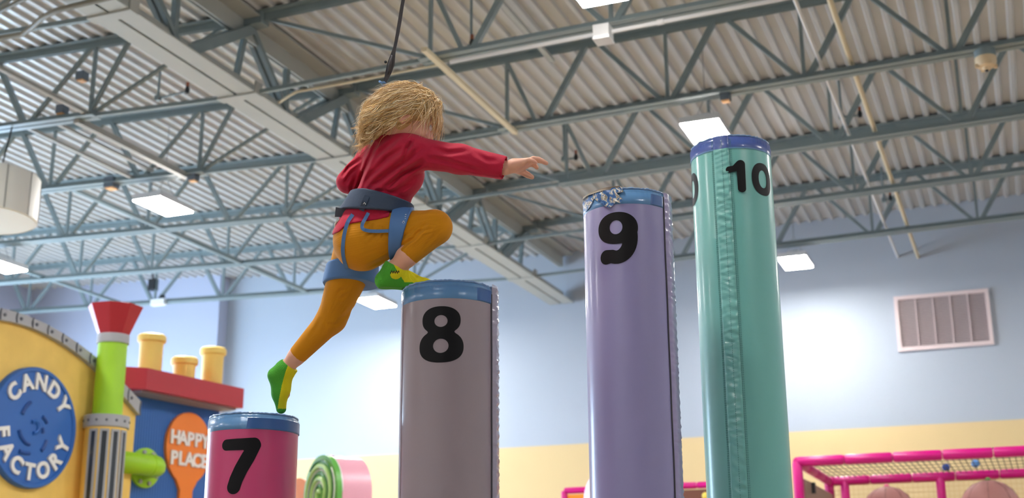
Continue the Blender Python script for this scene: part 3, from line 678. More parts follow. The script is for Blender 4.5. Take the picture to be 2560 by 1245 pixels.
# ------------------------------------------------------------------ 2D outlines -> filled meshes (printed figures, torn patch)
def march2d(fn, lo, hi, h):
    """triangles and polygons of fn(x, y) < 0 by clipping grid squares"""
    xs = np.arange(lo[0], hi[0] + h, h); ys = np.arange(lo[1], hi[1] + h, h)
    Xg_, Yg_ = np.meshgrid(xs, ys, indexing='ij'); D = fn(Xg_, Yg_)
    V = []; F = []; ids = {}
    def vid(key, p):
        if key not in ids: ids[key] = len(V); V.append(p)
        return ids[key]
    for i in range(len(xs) - 1):
        for j in range(len(ys) - 1):
            q = [(i, j), (i + 1, j), (i + 1, j + 1), (i, j + 1)]; d = [D[a] for a in q]
            if min(d) >= 0: continue
            poly = []
            for k in range(4):
                a, b = q[k], q[(k + 1) % 4]; da, db = d[k], d[(k + 1) % 4]
                if da < 0: poly.append(vid(a, (xs[a[0]], ys[a[1]])))
                if (da < 0) != (db < 0):
                    t_ = da / (da - db); key = (min(a, b), max(a, b))
                    poly.append(vid(key, (xs[a[0]] + (xs[b[0]] - xs[a[0]]) * t_, ys[a[1]] + (ys[b[1]] - ys[a[1]]) * t_)))
            if len(poly) >= 3: F.append(poly)
    return V, F
def sd_stroke(x, y, pts, r):
    d = np.full(np.shape(x), 9e9)
    P = np.array(pts, float); R_ = np.broadcast_to(np.array(r, float), (len(P),))
    for k in range(len(P) - 1):
        a, b = P[k], P[k + 1]; ab = b - a; t_ = np.clip(((x - a[0]) * ab[0] + (y - a[1]) * ab[1]) / (ab @ ab), 0, 1)
        d = np.minimum(d, np.hypot(x - a[0] - t_ * ab[0], y - a[1] - t_ * ab[1]) - (R_[k] + t_ * (R_[k + 1] - R_[k])))
    return d
def sd_ell(x, y, c, rx, ry, p=2.0):
    return ((np.abs((x - c[0]) / rx) ** p + np.abs((y - c[1]) / ry) ** p) ** (1 / p) - 1) * min(rx, ry)
def smin2(a, b, k):
    h_ = np.clip(0.5 + 0.5 * (b - a) / k, 0, 1); return b + (a - b) * h_ - k * h_ * (1 - h_)
# figures, height 1, centred on 0
def g8(x, y):
    o = smin2(sd_ell(x, y, (0, .255), .345, .245, 2.3), sd_ell(x, y, (0, -.215), .40, .285, 2.3), 0.05)
    return np.maximum(np.maximum(o, -sd_ell(x, y, (0, .235), .115, .105)), -sd_ell(x, y, (0, -.205), .135, .125))
def g9(x, y):
    o = sd_ell(x, y, (0, .19), .40, .31, 2.15)
    aa = np.radians(np.linspace(35, -112, 18)); tail = sd_stroke(x, y, [(-.015 + .265 * math.cos(q), .005 + .38 * math.sin(q)) for q in aa] + [(-.225, -.352)], list(np.linspace(.145, .125, 18)) + [.140])
    return np.maximum(np.minimum(o, tail), -sd_ell(x, y, (-.02, .205), .125, .135))
def g7(x, y):
    return np.minimum(sd_stroke(x, y, [(-.285, .375), (.0, .38), (.24, .39)], [.10, .105, .11]), sd_stroke(x, y, [(.25, .37), (.14, .16), (.02, -.06), (-.06, -.24), (-.10, -.375)], [.11, .125, .125, .125, .125]))
def g1(x, y):
    return np.minimum(sd_stroke(x, y, [(.10, .375), (.10, -.385)], [.125, .115]), sd_stroke(x, y, [(.08, .37), (-.08, .24), (-.22, .215)], [.12, .09, .10]))
def g0(x, y):
    return np.maximum(sd_ell(x, y, (0, 0), .36, .50, 2.3), -sd_ell(x, y, (0, 0), .145, .27, 2.2))

m_ink = mat('printed_black', lin(12, 9, 11), 0.5, var=0.15, vscale=20, spec=0.18)
def vinyl(name, col, **k): return mat(name, col, 0.34, var=0.035, vscale=2.5, bump=0.05, bscale=22, spec=0.5, coat=0.35, **k)
m_cb1 = vinyl('vinyl_steel_blue', lin(80, 124, 168)); m_cb2 = vinyl('vinyl_deep_blue', lin(42, 84, 142)); m_cb3 = vinyl('vinyl_violet_blue', lin(64, 84, 148))
class Pillar:
    def __init__(s, px, py, D, R, col, word, label, band, bandm, tilt=(0, 0)):
        s.c = atD(px, py, D); s.R = R; s.top = s.c[2]; s.x, s.y = s.c[0], s.c[1]; s.D = D; s.col = col; s.band = band
        s.t = Thing('foam_pillar', (s.x, s.y, 0), label, 'pillar', 'numbered stepping pillars')
        v = CAM - s.c; v[2] = 0; s.f = v / np.linalg.norm(v); s.s = np.cross(s.f, ez) * -1
        if np.dot(s.s, RIGHT) < 0: s.s = -s.s
        rr = 0.022
        arc = [(R - rr + rr * math.cos(a), s.top - rr + rr * math.sin(a)) for a in np.radians(np.linspace(0, 90, 7))]
        s.t.part('sleeve', MB().lathe((s.x, s.y, 0), [(R, 0), (R, s.top - band)], 72), col, smooth=True)
        rng = random.Random(int(px)); n = 144
        # cap with puckered rim
        mb = MB(); prof = [(R, s.top - band), (R + 0.001, s.top - band + 0.002), (R + 0.001, s.top - rr)] + [(a + 0.001, b) for a, b in arc] + [(R * 0.5, s.top + 0.001), (0.0, s.top)]
        mb.lathe((s.x, s.y, 0), prof, n)
        ph = [rng.uniform(-1, 1) for _ in range(n)]
        vv = []
        for i, (r_, z_) in enumerate(prof):
            w_ = math.exp(-((z_ - s.top + 0.012) / 0.016) ** 2) if r_ > R * 0.8 else 0
            for k in range(n):
                x, y, z = mb.v[i * n + k]; q = 1 + w_ * 0.012 * ph[k]
                vv.append((s.x + (x - s.x) * q, s.y + (y - s.y) * q, z + w_ * 0.0012 * ph[(k * 7) % n]))
        mb.v = vv
        s.cap = s.t.part('cap', mb, bandm, smooth='all')
        pts = [(s.x + (R - 0.006 + 0.0022 * ph[k % n]) * math.cos(2 * math.pi * k / n), s.y + (R - 0.006 + 0.0022 * ph[k % n]) * math.sin(2 * math.pi * k / n), s.top - 0.004 + 0.0015 * ph[(k * 5) % n]) for k in range(n + 1)]
        s.t.part('piping', MB().tube(pts, 0.0035, 6, caps=False), mat('vinyl_piping', lin(110, 140, 180), 0.3, coat=0.2), parent=s.cap, smooth='all')
        s.t.part('foot_plate', MB().lathe((s.x, s.y, 0), [(0, 0), (R + 0.08, 0), (R + 0.08, 0.015), (R + 0.002, 0.02)], 48), m_black)
    def pt(s, th, z, off=0.0): return np.array([s.x, s.y, z]) + (s.f * math.cos(th) + s.s * math.sin(th)) * (s.R + off)
    def digit(s, fn, th0, z0, hgt, wid=1.0, xlim=0.46, off=0.0010):
        V, F = march2d(fn, (-xlim, -.53), (xlim, .53), 0.0165)
        mb = MB().add([s.pt(th0 + x * hgt * wid / s.R, z0 + y * hgt, off) for x, y in V], F)
        return s.t.part('printed_figure', mb, m_ink, smooth='all')
    def strip(s, th0, th1, z0, z1, m, name, off=0.003, nz=160, nt=6, wr=0.0, seed=1, parent=None, edge=0.0):
        rng = np.random.RandomState(seed); V = []
        W = [(2 * math.pi / rng.uniform(0.016, 0.05), rng.uniform(-14, 14), rng.uniform(0, 6.28), 2 * math.pi / rng.uniform(0.2, 0.6), rng.uniform(0, 6.28)) for _ in range(7)]
        for i in range(nz + 1):
            for j in range(nt + 1):
                zz_ = z0 + (z1 - z0) * i / nz; uu_ = j / nt; w_ = sum(math.sin(a * zz_ + b * uu_ + c) * (0.5 + 0.5 * math.sin(d * zz_ + e2)) for a, b, c, d, e2 in W) / 2.2
                e = 0 if 0 < j < nt else 1
                d = off * (0.25 if e else 1) + wr * w_ * (0.3 if e else 1)
                V.append(s.pt(th0 + (th1 - th0) * j / nt + edge * w_ * 0.3, z0 + (z1 - z0) * i / nz, d))
        F = [(i * (nt + 1) + j, i * (nt + 1) + j + 1, (i + 1) * (nt + 1) + j + 1, (i + 1) * (nt + 1) + j) for i in range(nz) for j in range(nt)]
        return s.t.part(name, MB().add(V, F), m, parent=parent, smooth='all')
    def seam(s, th, z0, z1, m, name='seam', r=0.0016, off=0.001, dash=False):
        zs = np.linspace(z0, z1, 60)
        if not dash: return s.t.part(name, MB().tube([s.pt(th + 0.004 * math.sin(z * 23), z, off) for z in zs], r, 5), m, smooth='all')
        mb = MB()
        for z in np.arange(z0, z1, 0.008): mb.bar(s.pt(th, z, off), s.pt(th, z + 0.005, off), 0.0014, 0.0012, up=s.f)
        o = s.t.part(name, mb, m); o['kind'] = 'stuff'; return o

m_p7 = vinyl('vinyl_raspberry', lin(186, 56, 104)); m_p8 = vinyl('vinyl_mauve_grey', lin(140, 125, 131)); m_p9 = vinyl('vinyl_lavender', lin(134, 127, 168)); m_p10 = vinyl('vinyl_sea_green', lin(106, 170, 162))
m_thr = mat('thread_dark', lin(60, 58, 66), 0.8); m_thr10 = mat('thread_green', lin(66, 120, 116), 0.8)
RP = 0.150
# pillar 7
p7 = Pillar(635.5, 1045, 4.34, RP, m_p7, '7', 'raspberry pink pillar numbered 7 under the girl\'s pointed rear foot', 0.058, m_cb1)
p7.strip(-0.16, 2.6, p7.top - 0.056, p7.top - 0.021, m_cb2, 'cap_patch', 0.0036, 6, 40, parent=p7.cap)
p7.digit(g7, math.asin((604 - 632) / 112), atD(602, 1168, 4.34 - RP)[2], 0.182, 0.98)
# pillar 8
p8 = Pillar(1122, 726, 4.085, RP, m_p8, '8', 'mauve grey pillar numbered 8 under the girl\'s raised front foot', 0.062, m_cb1)
p8.strip(0.62, 1.08, p8.top - 0.060, p8.top - 0.021, m_cb2, 'cap_patch', 0.0036, 6, 12, parent=p8.cap)
p8.digit(g8, math.asin((1099 - 1117) / 117), atD(1100, 843, 4.085 - RP)[2], 0.175, 1.0)
m_flap8 = mat('vinyl_flap_grey', lin(150, 142, 158), 0.22, spec=0.6, coat=0.4)
p8.strip(1.10, 1.62, 0.1, p8.top - 0.006, m_flap8, 'closure_flap', 0.009, 420, 7, 0.0026, 5)
p8.seam(1.085, 0.1, p8.top - 0.03, m_thr, 'closure_gap', 0.0030)
p8.seam(-1.25, 0.1, p8.top - 0.05, mat('seam_pale', lin(176, 166, 182), 0.4), 'welt', 0.0025, 0.0005)
p8.strip(1.10, 1.85, p8.top - 0.012, p8.top + 0.004, mat('loose_edge', lin(196, 200, 220), 0.3), 'loose_edge', 0.006, 3, 12, 0.003, 8, parent=p8.cap)
# pillar 9
p9 = Pillar(1565.5, 501, 4.47, RP, m_p9, '9', 'lavender pillar numbered 9 with torn camouflage patch on its blue cap', 0.060, m_cb1)
p9.strip(0.57, 0.97, p9.top - 0.058, p9.top - 0.021, m_cb2, 'cap_patch', 0.0036, 6, 10, parent=p9.cap)
p9.digit(g9, math.asin((1544 - 1568) / 107), atD(1544, 602, 4.47 - RP)[2], 0.180, 0.98)
p9.strip(1.00, 1.55, 0.1, p9.top - 0.004, mat('vinyl_flap_lavender', lin(140, 130, 166), 0.3, spec=0.6, coat=0.35), 'closure_flap', 0.007, 460, 7, 0.0022, 9)
p9.seam(0.985, 0.1, p9.top - 0.02, m_thr, 'closure_gap', 0.0030)
mc = bpy.data.materials.new('camouflage'); mc.use_nodes = True; nt = mc.node_tree; bs = nt.nodes['Principled BSDF']; bs.inputs['Roughness'].default_value = 0.4
tc = nt.nodes.new('ShaderNodeTexCoord'); nz_ = nt.nodes.new('ShaderNodeTexNoise'); nz_.inputs['Scale'].default_value = 46; nz_.inputs['Detail'].default_value = 1.0; nz_.inputs['Distortion'].default_value = 1.2
cr = nt.nodes.new('ShaderNodeValToRGB'); cr.color_ramp.interpolation = 'CONSTANT'
for i, (p, c) in enumerate(((0.0, lin(34, 80, 136)), (0.44, lin(58, 106, 158)), (0.52, lin(188, 180, 160)), (0.57, lin(120, 112, 100)), (0.62, lin(225, 225, 220)), (0.68, lin(38, 70, 120)))):
    e = cr.color_ramp.elements[i] if i < 2 else cr.color_ramp.elements.new(p)
    e.position = p; e.color = c
nt.links.new(tc.outputs['Object'], nz_.inputs['Vector']); nt.links.new(nz_.outputs['Fac'], cr.inputs['Fac']); nt.links.new(cr.outputs['Color'], bs.inputs['Base Color'])
def poly_sd(P):
    P = np.array(P, float)
    def f(x, y):
        d = np.full(x.shape, 9e9); ins = np.zeros(x.shape, bool)
        for k in range(len(P)):
            a, b = P[k], P[(k + 1) % len(P)]; ab = b - a; t_ = np.clip(((x - a[0]) * ab[0] + (y - a[1]) * ab[1]) / (ab @ ab), 0, 1)
            d = np.minimum(d, np.hypot(x - a[0] - t_ * ab[0], y - a[1] - t_ * ab[1]))
            c_ = (a[1] > y) != (b[1] > y)
            ins ^= c_ & (x < (b[0] - a[0]) * (y - a[1]) / (b[1] - a[1] + 1e-12) + a[0])
        return np.where(ins, -d, d)
    return f
m9 = 4.47 / FPX
for off, P in ((0.0035, [(-106, 22), (-60, 26), (-48, 20), (-52, -2), (-66, -8), (-76, 4), (-86, -14), (-98, -22), (-104, -4)]),
               (0.0055, [(-64, 20), (-10, 24), (-6, 8), (-22, 6), (-8, -12), (-12, -22), (-24, -18), (-38, -32), (-52, -22), (-62, -10), (-54, 0)])):
    V, F = march2d(poly_sd(P), (-112, -40), (6, 34), 2.0)
    mb = MB().add([p9.pt(math.asin(max(-0.995, min(0.995, x / 107))), p9.top - 0.030 + y * m9 * 0.95, off + 0.0012 * math.sin(x * 0.3 + y * 0.2) - max(0, y - 10) * 0.0003) for x, y in V], F)
    p9.t.part('torn_patch', mb, mc, parent=p9.cap, smooth='all')
p9.strip(-1.35, -0.1, p9.top - 0.006, p9.top + 0.003, mat('tape_edge', lin(150, 140, 126), 0.5), 'tape_edge', 0.004, 3, 30, 0.004, 12, parent=p9.cap)
# pillar 10
p10 = Pillar(1825, 370, 4.88, RP, m_p10, '10', 'tall sea green pillar numbered 10 with violet blue cap', 0.056, m_cb3)
zd = atD(1850, 452, 4.88 - RP)[2]
p10.digit(g1, math.asin((1843 - 1829) / 98), zd + 0.002, 0.125, 1.02, off=0.0055)
p10.digit(g0, math.asin((1902 - 1829) / 98), zd + 0.001, 0.126, 1.12)
p10.digit(g0, math.radians(-75), zd - 0.002, 0.126, 1.12)
p10.strip(-0.42, -0.03, 0.1, p10.top - 0.055, m_p10, 'zip_cover', 0.004, 520, 12, 0.0026, 21)
p10.strip(-0.42, -0.03, p10.top - 0.055, p10.top - 0.004, m_cb3, 'zip_cover', 0.004, 12, 12, 0.001, 22, parent=p10.cap)
for th in (-0.46, -0.43, -0.20, -0.015, 0.02): p10.seam(th, 0.1, p10.top - 0.02, m_thr10, 'stitching', dash=True, off=0.0058 if -0.42 < th < -0.03 else 0.0012)
p10.t.part('cap_band', MB().lathe((p10.x, p10.y, 0), [(RP + 0.002, p10.top - 0.057), (RP + 0.0022, p10.top - 0.052)], 72), mat('cap_edge', lin(90, 130, 170), 0.4), parent=p10.cap, smooth=True)
# ------------------------------------------------------------------ the girl: implicit surfaces meshed with surface nets
# (all shapes below are given in camera-oriented metres, then turned into world space)
def rcone(a, b, ra, rb):
    a = np.array(a, float); b = np.array(b, float); ab = b - a; L2 = ab @ ab
    def f(P):
        q = P - a; t_ = np.clip((q @ ab) / L2, 0, 1)
        return np.linalg.norm(q - t_[:, None] * ab, axis=1) - (ra + t_ * (rb - ra))
    return f
def ellipsoid(c, r, ax=None):
    c = np.array(c, float); r = np.array(r, float); A = np.eye(3) if ax is None else np.array(ax, float)
    def f(P):
        q = (P - c) @ A.T; k0 = np.linalg.norm(q / r, axis=1); k1 = np.linalg.norm(q / (r * r), axis=1)
        return k0 * (k0 - 1) / np.maximum(k1, 1e-9)
    return f
def chain(pts, rad): return [rcone(pts[i], pts[i + 1], rad[i], rad[i + 1]) for i in range(len(pts) - 1)]
def sm(a, b, k):
    h_ = np.clip(0.5 + 0.5 * (b - a) / k, 0, 1); return b + (a - b) * h_ - k * h_ * (1 - h_)
def smx(a, b, k=0.005): return -sm(-a, -b, k)
def union(fs, k):
    def f(P):
        d = fs[0](P)
        for g_ in fs[1:]: d = sm(d, g_(P), k)
        return d
    return f
def surface_nets(fn, lo, hi, h, B=14):
    lo = np.array(lo, float); n = np.ceil((np.array(hi) - lo) / h).astype(int) + 1
    n = ((n + B - 1) // B) * B
    V = np.full(n, 1.0, np.float32)
    off = np.stack(np.meshgrid(*[np.arange(B)] * 3, indexing='ij'), -1).reshape(-1, 3)
    nb = n // B
    cen = (np.stack(np.meshgrid(*[np.arange(k) for k in nb], indexing='ij'), -1).reshape(-1, 3) * B + (B - 1) / 2) * h + lo
    dc = fn(cen); rad = h * B * 0.87 * 1.25 + 0.012
    for q, (i, j, k) in enumerate(np.ndindex(*nb)):
        if abs(dc[q]) > rad:
            V[i * B:i * B + B, j * B:j * B + B, k * B:k * B + B] = dc[q]; continue
        P = lo + (off + np.array([i, j, k]) * B) * h
        V[i * B:i * B + B, j * B:j * B + B, k * B:k * B + B] = fn(P).reshape(B, B, B)
    S = V < 0
    c = [S[a:n[0] - 1 + a, b:n[1] - 1 + b, d:n[2] - 1 + d] for a in (0, 1) for b in (0, 1) for d in (0, 1)]
    cnt = sum(x.astype(np.int8) for x in c); act = (cnt > 0) & (cnt < 8)
    idx = np.argwhere(act); ID = np.full(act.shape, -1, np.int64); ID[act] = np.arange(len(idx))
    acc = np.zeros((len(idx), 3)); num = np.zeros(len(idx))
    cor = [(a, b, d) for a in (0, 1) for b in (0, 1) for d in (0, 1)]
    val = {q: V[idx[:, 0] + q[0], idx[:, 1] + q[1], idx[:, 2] + q[2]] for q in cor}
    for p in cor:
        for ax in range(3):
            if p[ax] == 0:
                q = list(p); q[ax] = 1; q = tuple(q); a, b = val[p], val[q]; m_ = (a < 0) != (b < 0)
                t_ = np.where(m_, a / np.where(m_, a - b, 1), 0)
                pt_ = np.array(p, float)[None, :].repeat(len(idx), 0); pt_[:, ax] += t_
                acc += np.where(m_[:, None], pt_, 0); num += m_
    verts = lo + (idx + acc / num[:, None]) * h
    F = []
    for ax in range(3):
        o1, o2 = [(1, 2), (2, 0), (0, 1)][ax]
        sl = [slice(1, -1)] * 3; sl[ax] = slice(0, -1)
        a = S[tuple(sl)]; sl2 = list(sl); sl2[ax] = slice(1, None); b = S[tuple(sl2)]
        e = np.argwhere(a != b); flip = a[a != b]
        e[:, o1] += 1; e[:, o2] += 1
        def cid(d1, d2):
            q = e.copy(); q[:, o1] -= d1; q[:, o2] -= d2; return ID[q[:, 0], q[:, 1], q[:, 2]]
        qd = np.stack([cid(1, 1), cid(0, 1), cid(0, 0), cid(1, 0)], 1)
        qd[~flip] = qd[~flip][:, ::-1]; F.append(qd)
    return verts, np.concatenate(F)
def implicit_obj(name, fn, lo, hi, h, m, parent=None, matfn=None, attr=None, base=None):
    v, f = surface_nets(fn, lo, hi, h)
    w = c2w(v); b = GB if base is None else base
    me = bpy.data.meshes.new(name)
    me.vertices.add(len(w)); me.vertices.foreach_set('co', (w - b).astype(np.float32).ravel())
    me.loops.add(len(f) * 4); me.loops.foreach_set('vertex_index', f[:, ::-1].astype(np.int32).ravel())
    me.polygons.add(len(f)); me.polygons.foreach_set('loop_start', np.arange(len(f), dtype=np.int32) * 4); me.polygons.foreach_set('loop_total', np.full(len(f), 4, np.int32))
    for q in (m if isinstance(m, (list, tuple)) else [m]): me.materials.append(q)
    if matfn is not None: me.polygons.foreach_set('material_index', matfn(v[f].mean(1)).astype(np.int32))
    me.polygons.foreach_set('use_smooth', [True] * len(f))
    if attr is not None:
        at = me.attributes.new('rib', 'FLOAT', 'POINT'); at.data.foreach_set('value', attr(v).astype(np.float32))
    me.update(calc_edges=True); me.validate()
    o = bpy.data.objects.new(name, me); COL.objects.link(o)
    if parent is None: o.location = b
    else: o.parent = parent
    return o
def nrm(v): v = np.array(v, float); return v / np.linalg.norm(v)
GB = c2w(np.array([cc(905, 610, 4.16)]))[0]                      # the girl's base point: her hips

m_skin = mat('skin', lin(222, 166, 142), 0.5, var=0.05, vscale=30)
m_skin.node_tree.nodes['Principled BSDF'].inputs['Subsurface Weight'].default_value = 0.12
m_skin.node_tree.nodes['Principled BSDF'].inputs['Subsurface Radius'].default_value = (0.012, 0.005, 0.003)
m_shirt = mat('shirt_crimson', lin(176, 3, 50), 0.85, var=0.06, vscale=25, bump=0.12, bscale=60, sheen=0.08)
m_belt = mat('harness_navy', lin(52, 68, 92), 0.6, var=0.05, vscale=20, bump=0.1, bscale=120); m_loop = mat('harness_blue', lin(72, 114, 168), 0.6, var=0.05, vscale=20)
m_strap = mat('webbing_blue', lin(74, 116, 168), 0.6)
m_pants = bpy.data.materials.new('ribbed_ochre'); m_pants.use_nodes = True; nt = m_pants.node_tree; bs = nt.nodes['Principled BSDF']
bs.inputs['Base Color'].default_value = lin(198, 130, 10); bs.inputs['Roughness'].default_value = 0.85; bs.inputs['Sheen Weight'].default_value = 0.05; bs.inputs['Specular IOR Level'].default_value = 0.25
at = nt.nodes.new('ShaderNodeAttribute'); at.attribute_name = 'rib'
mt = nt.nodes.new('ShaderNodeMath'); mt.operation = 'MULTIPLY'; mt.inputs[1].default_value = 2 * math.pi / 0.0052
ms = nt.nodes.new('ShaderNodeMath'); ms.operation = 'SINE'; nt.links.new(at.outputs['Fac'], mt.inputs[0]); nt.links.new(mt.outputs[0], ms.inputs[0])
bp = nt.nodes.new('ShaderNodeBump'); bp.inputs['Strength'].default_value = 0.13; bp.inputs['Distance'].default_value = 0.0012
nt.links.new(ms.outputs[0], bp.inputs['Height']); nt.links.new(bp.outputs['Normal'], bs.inputs['Normal'])

# joints
neck = cc(982, 348, 4.13); headc = cc(1020, 290, 4.10)
shR, shL = cc(1024, 380, 4.06), cc(928, 398, 4.20)
elR, wrR = cc(1150, 398, 4.02), cc(1262, 420, 4.00)
elL, wrL = cc(870, 455, 4.20), cc(955, 478, 4.28)
hipR, hipL = cc(907, 608, 4.11), cc(893, 628, 4.20)
knR, knL = cc(1086, 569, 4.045), cc(829, 797, 4.26)
heR, heL = cc(1018, 640, 4.045), cc(743, 889, 4.29)
akR, akL = cc(986, 676, 4.062), cc(712, 925, 4.305)
toR, toL = cc(1065, 708, 4.080), cc(703, 1022, 4.325)
hlR, hlL = cc(961, 701, 4.065), cc(689, 938, 4.305)

# --- body (one continuous skin surface): trunk, limbs, feet, right hand, head
f_ = nrm((0.88, -0.42, 0.22)); r_ = nrm(np.cross(f_, (0.12, 1, 0.10))); 
if r_[2] > 0: r_ = -r_
u_ = np.cross(r_, f_); u_ = u_ if u_[1] > 0 else -u_
hp_ = lambda f, r, u: headc + f_ * f + r_ * r + u_ * u
HX = np.stack([f_, r_, u_])
head = [ellipsoid(hp_(-0.004, 0, 0.008), (0.088, 0.070, 0.078), HX), ellipsoid(hp_(0.030, 0, -0.040), (0.055, 0.052, 0.052), HX), ellipsoid(hp_(0.052, 0, -0.072), (0.026, 0.026, 0.020), HX),
        ellipsoid(hp_(0.055, 0.032, -0.040), (0.026, 0.022, 0.022), HX), ellipsoid(hp_(0.055, -0.032, -0.040), (0.026, 0.022, 0.022), HX)]
nose = [rcone(hp_(0.080, 0, -0.008), hp_(0.094, 0, -0.032), 0.008, 0.010), rcone(hp_(0.086, 0.009, -0.033), hp_(0.086, -0.009, -0.033), 0.007, 0.007)]
mouth = [rcone(hp_(0.083, 0.013, -0.055), hp_(0.083, -0.013, -0.055), 0.0055, 0.0055), rcone(hp_(0.082, 0.010, -0.063), hp_(0.082, -0.010, -0.063), 0.006, 0.006)]
ears = [ellipsoid(hp_(-0.018, s * 0.072, -0.020), (0.020, 0.010, 0.028), HX) for s in (-1, 1)]
earh = [ellipsoid(hp_(-0.014, s * 0.082, -0.018), (0.010, 0.006, 0.016), HX) for s in (-1, 1)]
sock_eye = [ellipsoid(hp_(0.083, s * 0.030, -0.010), (0.012, 0.016, 0.010), HX) for s in (-1, 1)]
def head_f(P):
    d = union(head, 0.03)(P)
    for g_ in nose + mouth: d = sm(d, g_(P), 0.008)
    for g_ in ears: d = sm(d, g_(P), 0.006)
    for g_ in earh: d = -sm(-d, g_(P), 0.004)
    for g_ in sock_eye: d = -sm(-d, g_(P), 0.010)
    return d
palm = [rcone(wrR, cc(1300, 414, 4.015), 0.0215, 0.0185), rcone(cc(1285, 415, 4.0), cc(1313, 413, 4.030), 0.0165, 0.0125), rcone(cc(1285, 414, 4.0), cc(1320, 407, 4.012), 0.0165, 0.012), rcone(cc(1285, 412, 3.995), cc(1317, 404, 3.994), 0.0165, 0.0115), rcone(cc(1283, 412, 3.985), cc(1309, 405, 3.978), 0.0150, 0.0105)]
fingers = [chain([cc(1313, 413, 4.030), cc(1328, 410, 4.040), cc(1336, 413, 4.044), cc(1342, 419, 4.046)], [0.0098, 0.0088, 0.0080, 0.0068]),
           chain([cc(1320, 407, 4.012), cc(1338, 400, 4.016), cc(1353, 402, 4.018), cc(1366, 408, 4.020)], [0.0098, 0.0090, 0.0082, 0.0068]),
           chain([cc(1317, 404, 3.994), cc(1333, 397, 3.992), cc(1346, 398, 3.991), cc(1357, 403, 3.990)], [0.0092, 0.0084, 0.0076, 0.0064]),
           chain([cc(1309, 405, 3.978), cc(1322, 400, 3.970), cc(1332, 402, 3.967), cc(1340, 407, 3.965)], [0.0084, 0.0074, 0.0066, 0.0056]),
           chain([cc(1288, 422, 4.020), cc(1306, 430, 4.042), cc(1319, 437, 4.050), cc(1330, 443, 4.052)], [0.0145, 0.0110, 0.0098, 0.0076])]
def hand_f(P):
    d = union(palm, 0.012)(P)
    for fg in fingers: d = sm(d, union(fg, 0.003)(P), 0.006)
    return d
trunk = chain([neck, cc(978, 425, 4.14), cc(950, 515, 4.15), cc(905, 590, 4.15)], [0.036, 0.070, 0.066, 0.070]) + [rcone(shR, shL, 0.036, 0.036), rcone(neck, hp_(-0.02, 0, -0.05), 0.036, 0.036)]
limbs = chain([shR, elR, wrR], [0.036, 0.029, 0.021]) + chain([shL, elL, wrL, cc(985, 470, 4.33)], [0.032, 0.027, 0.020, 0.022])
midR = cc(988, 579, 4.095)
legs = chain([hipR, midR, knR, heR, akR], [0.066, 0.052, 0.043, 0.0315, 0.026]) + chain([hipL, knL, heL, akL], [0.060, 0.038, 0.0265, 0.024])
feet = chain([akR, hlR], [0.025, 0.020]) + chain([hlR, toR], [0.020, 0.016]) + [rcone(akR, cc(1030, 700, 4.08), 0.022, 0.018)] + chain([akL, hlL], [0.023, 0.018]) + chain([hlL, toL], [0.018, 0.013]) + [rcone(akL, cc(712, 985, 4.32), 0.021, 0.018)]
lhand = [rcone(wrL, cc(1000, 466, 4.34), 0.018, 0.016)]
b1 = union(trunk + limbs + legs + feet + lhand, 0.02)
bodyf = lambda P: sm(sm(b1(P), head_f(P), 0.012), hand_f(P), 0.008)
person = implicit_obj('person', bodyf, (cc(640, 0, 4.3)[0], cc(0, 1060, 4.35)[1], 3.90), (cc(1390, 0, 4.1)[0], cc(0, 190, 4.1)[1], 4.42), 0.0034, m_skin)
tag(person, 'blond girl in red shirt, ochre trousers and climbing harness striding onto pillar 8', 'person')
for s in (-1, 1):
    e = hp_(0.0745, s * 0.030, -0.011)
    eb = mesh_obj('eye', MB().sphere((0, 0, 0), 0.0105, 16, 12), mat('eye_white', lin(235, 232, 228), 0.25), (0, 0, 0), person, 'all'); eb.location = Vector(c2w(np.array([e]))[0] - GB)
    ir = mesh_obj('iris', MB().sphere((0, 0, 0), 0.0062, 12, 8), mat('iris_dark', lin(52, 44, 40), 0.2), (0, 0, 0), eb, 'all'); fw_ = f_ @ RC; ir.location = Vector(fw_ * 0.0058)
    bw = mesh_obj('eyebrow', MB().tube(c2w(np.array([hp_(0.084 - abs(q) * 0.35, s * (0.030 + q), 0.009 - abs(q) * 0.25) for q in np.linspace(-0.014, 0.014, 7)])) - GB, 0.0022, 5), mat('brow_hair', lin(170, 132, 84), 0.7), (0, 0, 0), person, 'all')
    # lash line
    mesh_obj('eyelash', MB().tube(c2w(np.array([hp_(0.0835 - abs(q) * 0.3, s * (0.030 + q), -0.0035 - abs(q) * 0.2) for q in np.linspace(-0.011, 0.011, 7)])) - GB, 0.0014, 5), mat('lash', lin(86, 62, 46), 0.7), (0, 0, 0), person, 'all')

# --- folds: creases of cloth, given as polylines seen from the front (pixel coordinates) with amplitude in metres
def fold_fn(folds, dmid):
    prep = []
    for pts, amp, sig in folds:
        prep.append((np.array([[(x - 1280) / FPX, -(y - 622.5) / FPX] for x, y in pts]), amp, sig))
    def f(P):
        q = P[:, :2] / P[:, 2:3]; out = np.zeros(len(P)); near = np.clip((dmid - P[:, 2]) / 0.03 + 0.6, 0, 1)
        for L, amp, sig in prep:
            d = np.full(len(P), 9e9); tt = np.zeros(len(P)); n = len(L) - 1
            for k in range(n):
                a, b = L[k], L[k + 1]; ab = b - a; t_ = np.clip(((q - a) @ ab) / (ab @ ab), 0, 1); dd = np.linalg.norm(q - a - t_[:, None] * ab, axis=1)
                u = dd < d; d = np.where(u, dd, d); tt = np.where(u, (k + t_) / n, tt)
            d = d * 4.12
            env = np.sin(np.pi * np.clip(tt * 0.9 + 0.05, 0, 1)) ** 0.6
            out += amp * env * (np.exp(-(d / sig) ** 2) - 0.55 * np.exp(-((d - sig * 1.9) / (sig * 0.9)) ** 2))
        return out * near
    return f
